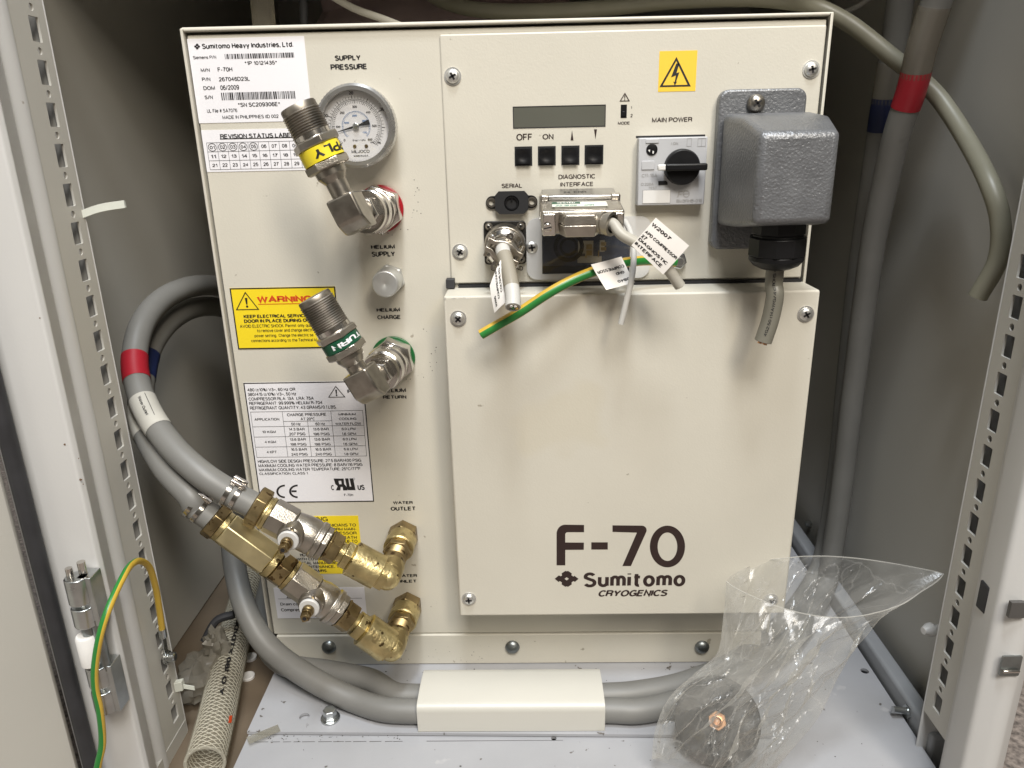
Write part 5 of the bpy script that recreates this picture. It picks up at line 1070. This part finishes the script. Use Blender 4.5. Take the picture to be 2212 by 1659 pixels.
def strip(pts, wv, hw, th):
    V = []; pts = [Vector(p) for p in pts]
    for p in pts:
        for a, b in ((-1, 0), (1, 0), (1, 1), (-1, 1)): V.append(p+wv*hw*a+Vector((0, -1, .2)).normalized()*th*b)
    n = len(pts); return MB().add(V, [(0, 1, 2, 3), (4*n-4, 4*n-1, 4*n-2, 4*n-3)]+[(4*i+k, 4*i+(k+1) % 4, 4*i+4+(k+1) % 4, 4*i+4+k) for i in range(n-1) for k in range(4)])
A = at(163, 469, x=-.068); B = at(270, 441, y=-.034)
o = strip(spline([A, A.lerp(B, .5)+Vector((0, 0, .0015)), B-(B-A)*.02, B], 4)[:-1]+[B], Vector((0, 0, 1)), .0026, .0010).obj('cable_tie', nylon, None, bevel=.0002)
tag(o, 'long pale cable tie tail poking out of a rail slot high on the left', 'cable tie', 'cable ties in the left rail')
A = at(372, 1478, x=-.066); B = at(421, 1486, y=-.045)
o = strip([A, A.lerp(B, .5), B], Vector((0, 0, 1)), .0022, .0009).obj('cable_tie', nylon, None, bevel=.0002)
hq = A.lerp(B, .30); MB().obox(hq, (.0032, .001, 0), (0, .0026, 0), (0, 0, .0046)).obj('tie_head', nylon, o, loc=ORG[o.name], bevel=.0005)
tag(o, 'short cut cable tie with square head low in the left rail', 'cable tie', 'cable ties in the left rail')
# braided clear hose lying on the floor
HP = spline([Vector((-.0250, -.0985, -.0452)), Vector((-.0340, -.055, -.0454)), Vector((-.0450, -.008, -.0454)), Vector((-.0570, .045, -.0450)), Vector((-.0690, .100, -.046)), Vector((-.082, .17, -.044)), Vector((-.095, .26, -.04))], 10)
RB = .0163
bh = MB().tube(HP, RB, 32, cap=False).obj('braided_hose', pvc, None, loc=HP[0]); tag(bh, 'clear hose with white braid lying on the cabinet floor at lower left', 'hose')
MB().tube(HP, RB-.0026, 28, cap=False).obj('inner_wall', pvc, bh, loc=HP[0])
rim = MB(); d, u, v = basis(HP[1]-HP[0])
rim.lathe(HP[0], d, [(0, RB-.0026), (0, RB), (.0008, RB)], 36, cap=False).obj('cut_rim', clear('pvc_rim', (.78, .76, .66), .7, .12, .2, 40, .55), bh, loc=HP[0])
fr = []; d0 = d
for i, p in enumerate(HP):
    t = (HP[min(i+1, len(HP)-1)]-HP[max(i-1, 0)]).normalized(); q_ = d0.rotation_difference(t); u = q_ @ u; u = (u-t*u.dot(t)).normalized(); d0 = t; fr.append((p, u, t.cross(u)))
S_ = [0.]
for a, b in zip(HP, HP[1:]): S_.append(S_[-1]+(b-a).length)
br = MB(); NS = 11; pitch = .050
for sgn in (1, -1):
    for k in range(NS):
        pts = []; L = 0.
        while L < S_[-1]*.86:
            i = max(j for j in range(len(S_)) if S_[j] <= L); i = min(i, len(HP)-2); f = (L-S_[i])/(S_[i+1]-S_[i]); p = HP[i].lerp(HP[i+1], f); uu = fr[i][1].lerp(fr[i+1][1], f); vv = fr[i][2].lerp(fr[i+1][2], f)
            a = 2*math.pi*(k/NS+sgn*L/pitch); pts.append(p+(uu*math.cos(a)+vv*math.sin(a))*(RB-.0011)); L += .0028
        br.tube(pts, .00034, 4, cap=False)
b_ = br.obj('braid', mat('braid_thread', (.78, .76, .66), .5), bh, loc=HP[0])
g = MB(); wrap_text(g, 'Y Q 180 XTD/DEHC/2/C', HP, RB+.0002, .16, .60, CV, .0046, bold=.03, flip=1); g.obj('printing', ink, bh, loc=HP[0], smooth=0)
g = MB(); wrap_text(g, '/', HP, RB+.0002, .085, .115, CV, .0040, bold=.12, flip=1, off=.75); g.obj('red_mark', redink, bh, loc=HP[0], smooth=0)
# crumpled little bag in the corner
def lump(c, r, sq, seed, amp, n=28):
    m_ = MB().sphere((0, 0, 0), 1, n); V = []
    for p in m_.v:
        k = 1+amp*(noise.noise(p*2.2+Vector((seed, 0, 0)))+.6*abs(noise.noise(p*4.5+Vector((0, seed, 0)))))
        V.append(Vector(c)+Vector((p.x*sq[0], p.y*sq[1], p.z*sq[2]))*r*k)
    m_.v = V; return m_
q = at(432, 1462, z=-.045)
cbag = lump(q, .020, (1.0, 1.3, .85), 3.1, .55).obj('crumpled_bag', clear('milky_bag', (.40, .37, .31), .7, .05, .3, 60, .6), None)
tag(cbag, 'small crumpled milky plastic bag in the dark lower left corner', 'bag')
lump(q+Vector((.012, .018, .020)), .010, (1, 1, 1.6), 7.7, .6).obj('bag_neck', cbag.data.materials[0], cbag, loc=ORG[cbag.name])
MB().tube(spline([q+Vector((-.006, .03, .016)), q+Vector((.004, .04, .032)), q+Vector((.020, .045, .036))], 6), .004, 10).obj('black_tie', rubber, cbag, loc=ORG[cbag.name])
# yellowed tape at the plate corner
A = at(535, 1600, z=-.0318); B = at(603, 1572, z=-.0318); dv_ = (B-A).normalized(); nv_ = Vector((-dv_.y, dv_.x, 0))
o = MB().obox((A+B)/2, (B-A)/2, nv_*.0042, (0, 0, .00025)).obj('tape_strip', clear('old_tape', (.5, .47, .38), .4, .10, .2, 40, .3), None); tag(o, 'strip of yellowed clear tape on the left front corner of the base plate', 'tape')

# ================================================================== RUBBER PAD IN A CLEAR BAG
dc0 = at(1549, 1556, y=-.0960); dd = Vector((-.20, -.74, .64)).normalized()
pd = thing('rubber_pad', 'black round rubber pad with copper fitting inside the clear bag', 'rubber pad', dc0)
MB().lathe(dc0-dd*.012, dd, [(0, .0290), (.002, .0312), (.014, .0325), (.0165, .0318), (.0172, .0300)], 56).obj('pad_body', mat('pad_rubber', (.013, .013, .014), .7, nscale=60, var=.2), pd)
MB().lathe(dc0+dd*.0053, dd, [(0, .0075), (.0052, .0075), (.0058, .0066)], 6, .3).obj('copper_nut', copper, pd, bevel=.0006)
MB().lathe(dc0+dd*.0112, dd, [(0, .0040), (.004, .0040), (.0043, .0026), (.001, .0024)], 20).obj('copper_tip', copper, pd, bevel=.0003)
Lp = [at(a, b, y=c) for a, b, c in ((1416, 1640, -.124), (1424, 1575, -.116), (1450, 1510, -.106), (1500, 1462, -.097), (1548, 1415, -.089), (1562, 1335, -.078), (1569, 1256, -.066))]
Rp = [at(a, b, y=c) for a, b, c in ((1650, 1690, -.134), (1712, 1618, -.130), (1768, 1550, -.122), (1812, 1460, -.112), (1860, 1385, -.104), (1932, 1308, -.096), (2038, 1240, -.090))]
n = 150; LS = spline(Lp, 14); RS = spline(Rp, 14); m_ = len(LS)-1
CR = {}; rb = random.Random(21)
for sd in (-1, 1):      # sharp creases: folded waves in many directions, mostly running from the pad up to the mouth
    CR[sd] = [(rb.uniform(.8, 1.5), rb.uniform(-.5, .5), rb.random(), .0060, .6) for _ in range(2)]+[(rb.uniform(1.6, 3.2)*rb.choice((-1, 1)), rb.uniform(-1.6, 1.6), rb.random(), .0034, 1.) for _ in range(5)]+[(rb.uniform(3.5, 7)*rb.choice((-1, 1)), rb.uniform(-5, 5), rb.random(), .0015, 1.5) for _ in range(6)]+[(rb.uniform(8, 15)*rb.choice((-1, 1)), rb.uniform(-9, 9), rb.random(), .0005, 2.) for _ in range(4)]
def bagpt(u, v, side):
    k = min(int(v*m_), m_-1); f = v*m_-k; a = LS[k].lerp(LS[k+1], f); b = RS[k].lerp(RS[k+1], f); p = a.lerp(b, u); bul = math.sin(math.pi*u)**.8
    if side < 0: o_ = Vector((0, -.026*bul*(.35+.65*v), -.020*bul*v*v+.004*bul))
    else: o_ = Vector((0, .016*bul*(.35+.65*v), .004*bul*v*v))
    wv = noise.noise(Vector((u*2.3, v*2.1, side*4.)))*.35
    fold = sum(am*(abs(((u*cx+v*cy+ph+wv*kk) % 1.)*2-1)*2-1) for cx, cy, ph, am, kk in CR[side])
    fade = min(1, u*8, (1-u)*8)*min(1, v*5+.35)*min(1, (1-v)*4+.16)
    return p+o_+Vector((.30, -.82, .42))*fold*fade
bg_ = MB()
GO = at(1624, 1221, y=-.030)-Lp[-1]
_bp = bagpt
def bagpt(u, v, side):
    p = _bp(u, v, side)
    return p if side < 0 else p+GO*(max(0, v-.15)/.85)**1.3*(1-u)**1.6
bg_.add([bagpt(0, j/n, -1).lerp(bagpt(0, j/n, 1), k/5)+Vector((-.003*math.sin(math.pi*k/5), 0, .001*noise.noise(Vector((j*.3, k, 0))))) for k in range(6) for j in range(n+1)], [(k*(n+1)+j, (k+1)*(n+1)+j, (k+1)*(n+1)+j+1, k*(n+1)+j+1) for k in range(5) for j in range(n)])
for side in (-1, 1):
    V = [bagpt(i/n, j/n, side) for i in range(n+1) for j in range(n+1)]
    bg_.add(V, [(i*(n+1)+j, (i+1)*(n+1)+j, (i+1)*(n+1)+j+1, i*(n+1)+j+1) for i in range(n) for j in range(n)])
o = bg_.obj('clear_bag', bagm, None, smooth=9); tag(o, 'crumpled clear polythene bag standing open over the black pad at lower right', 'bag')
ed = MB()
for side in (-1, 1): ed.tube([bagpt(i/60, 1., side) for i in range(61)], .00045, 6)
ed.obj('bag_hem', clear('bag_hem', (.80, .79, .75), .6, .12, .25, 60, .40), o, loc=ORG[o.name])

# ================================================================== WEAR: grime lines and specks with a shape of their own
def blot(cx, cy, r, n=9): return [(cx+r*random.uniform(.5, 1.1)*math.cos(2*math.pi*k/n), cy+r*random.uniform(.4, 1.)*math.sin(2*math.pi*k/n)) for k in range(n)]
grime = mat('grime', (.055, .05, .045), .8)
rust = mat('rust_speck', (.16, .10, .06), .8)
g = MB(); rr0 = random.Random(11)
for k in range(70):
    x = .012+.118*rr0.random()**1.0 if k < 48 else rr0.uniform(.17, .50); y_ = -.0800-abs(rr0.gauss(0, .0022)) if k < 48 else rr0.uniform(-.112, -.088)
    g.plate([blot(x, y_, rr0.uniform(.0002, .0008))], lambda a, b, w_: (a, b, -.0359+w_), .00006)
x = .012
while x < .128:
    l_ = rr0.uniform(.004, .012); g.plate([[(x, -.0868), (x+l_, -.0866), (x+l_, -.0862), (x, -.0863)]], lambda a, b, w_: (a, b, -.0359+w_), .00006); x += l_+rr0.uniform(0, .003)
g.plate([[(.152, -.0866), (.262, -.0862), (.262, -.0859), (.152, -.0861)]], lambda a, b, w_: (a, b, -.0359+w_), .00006)
o = g.obj('pan_grime', grime, cabt, smooth=0); o['kind'] = 'stuff'
g = MB()
for k in range(46):
    x = rr0.uniform(.02, .42); y_ = rr0.uniform(-.045, -.004)
    g.plate([blot(x, y_, rr0.uniform(.0003, .0010))], lambda a, b, w_: (a, b, -.0324+w_), .00006)
o = g.obj('plate_grime', grime, comp, smooth=0); o['kind'] = 'stuff'
g = MB()
for k in range(26):
    x = rr0.uniform(.10, .20); z = rr0.uniform(-.030, -.012); g.plate([blot(x, z, rr0.uniform(.0002, .0006))], lambda a, b, w_: (a, YF-.00005-w_, b), .00005)
for cx, cz in ((.1285+.017, .382), (.133+.018, .2655)):
    for k in range(16):
        a = rr0.uniform(-1.7, .9); r_ = rr0.uniform(.0195, .0255); g.plate([blot(cx-.009+r_*math.cos(a), cz+r_*math.sin(a), rr0.uniform(.0002, .0006))], lambda a_, b_, w_: (a_, YP-.00005-w_, b_), .00005)
o = g.obj('panel_grime', grime, comp, smooth=0); o['kind'] = 'stuff'
g = MB()
for k in range(34):
    x = .1786+.05*rr0.random()**2; z = .3147+rr0.uniform(-.0004, .0006); g.plate([blot(x, z, rr0.uniform(.0002, .0005))], lambda a, b, w_: (a, YD-.00008-w_, b), .00006)
o = g.obj('paint_chips', mat('chipped_paint', (.72, .71, .68), .6), comp, smooth=0); o['kind'] = 'stuff'
g = MB()
for px, py in ((66, 687), (155, 1036), (160, 1046), (150, 990), (120, 960)):
    q = at(px*1.0+20, py, y=-.134); g.plate([blot(q.x, q.z, rr0.uniform(.0005, .0013))], lambda a, b, w_: (a, -.13405-w_, b), .00006)
o = g.obj('frame_specks', rust, cabt, smooth=0); o['kind'] = 'stuff'
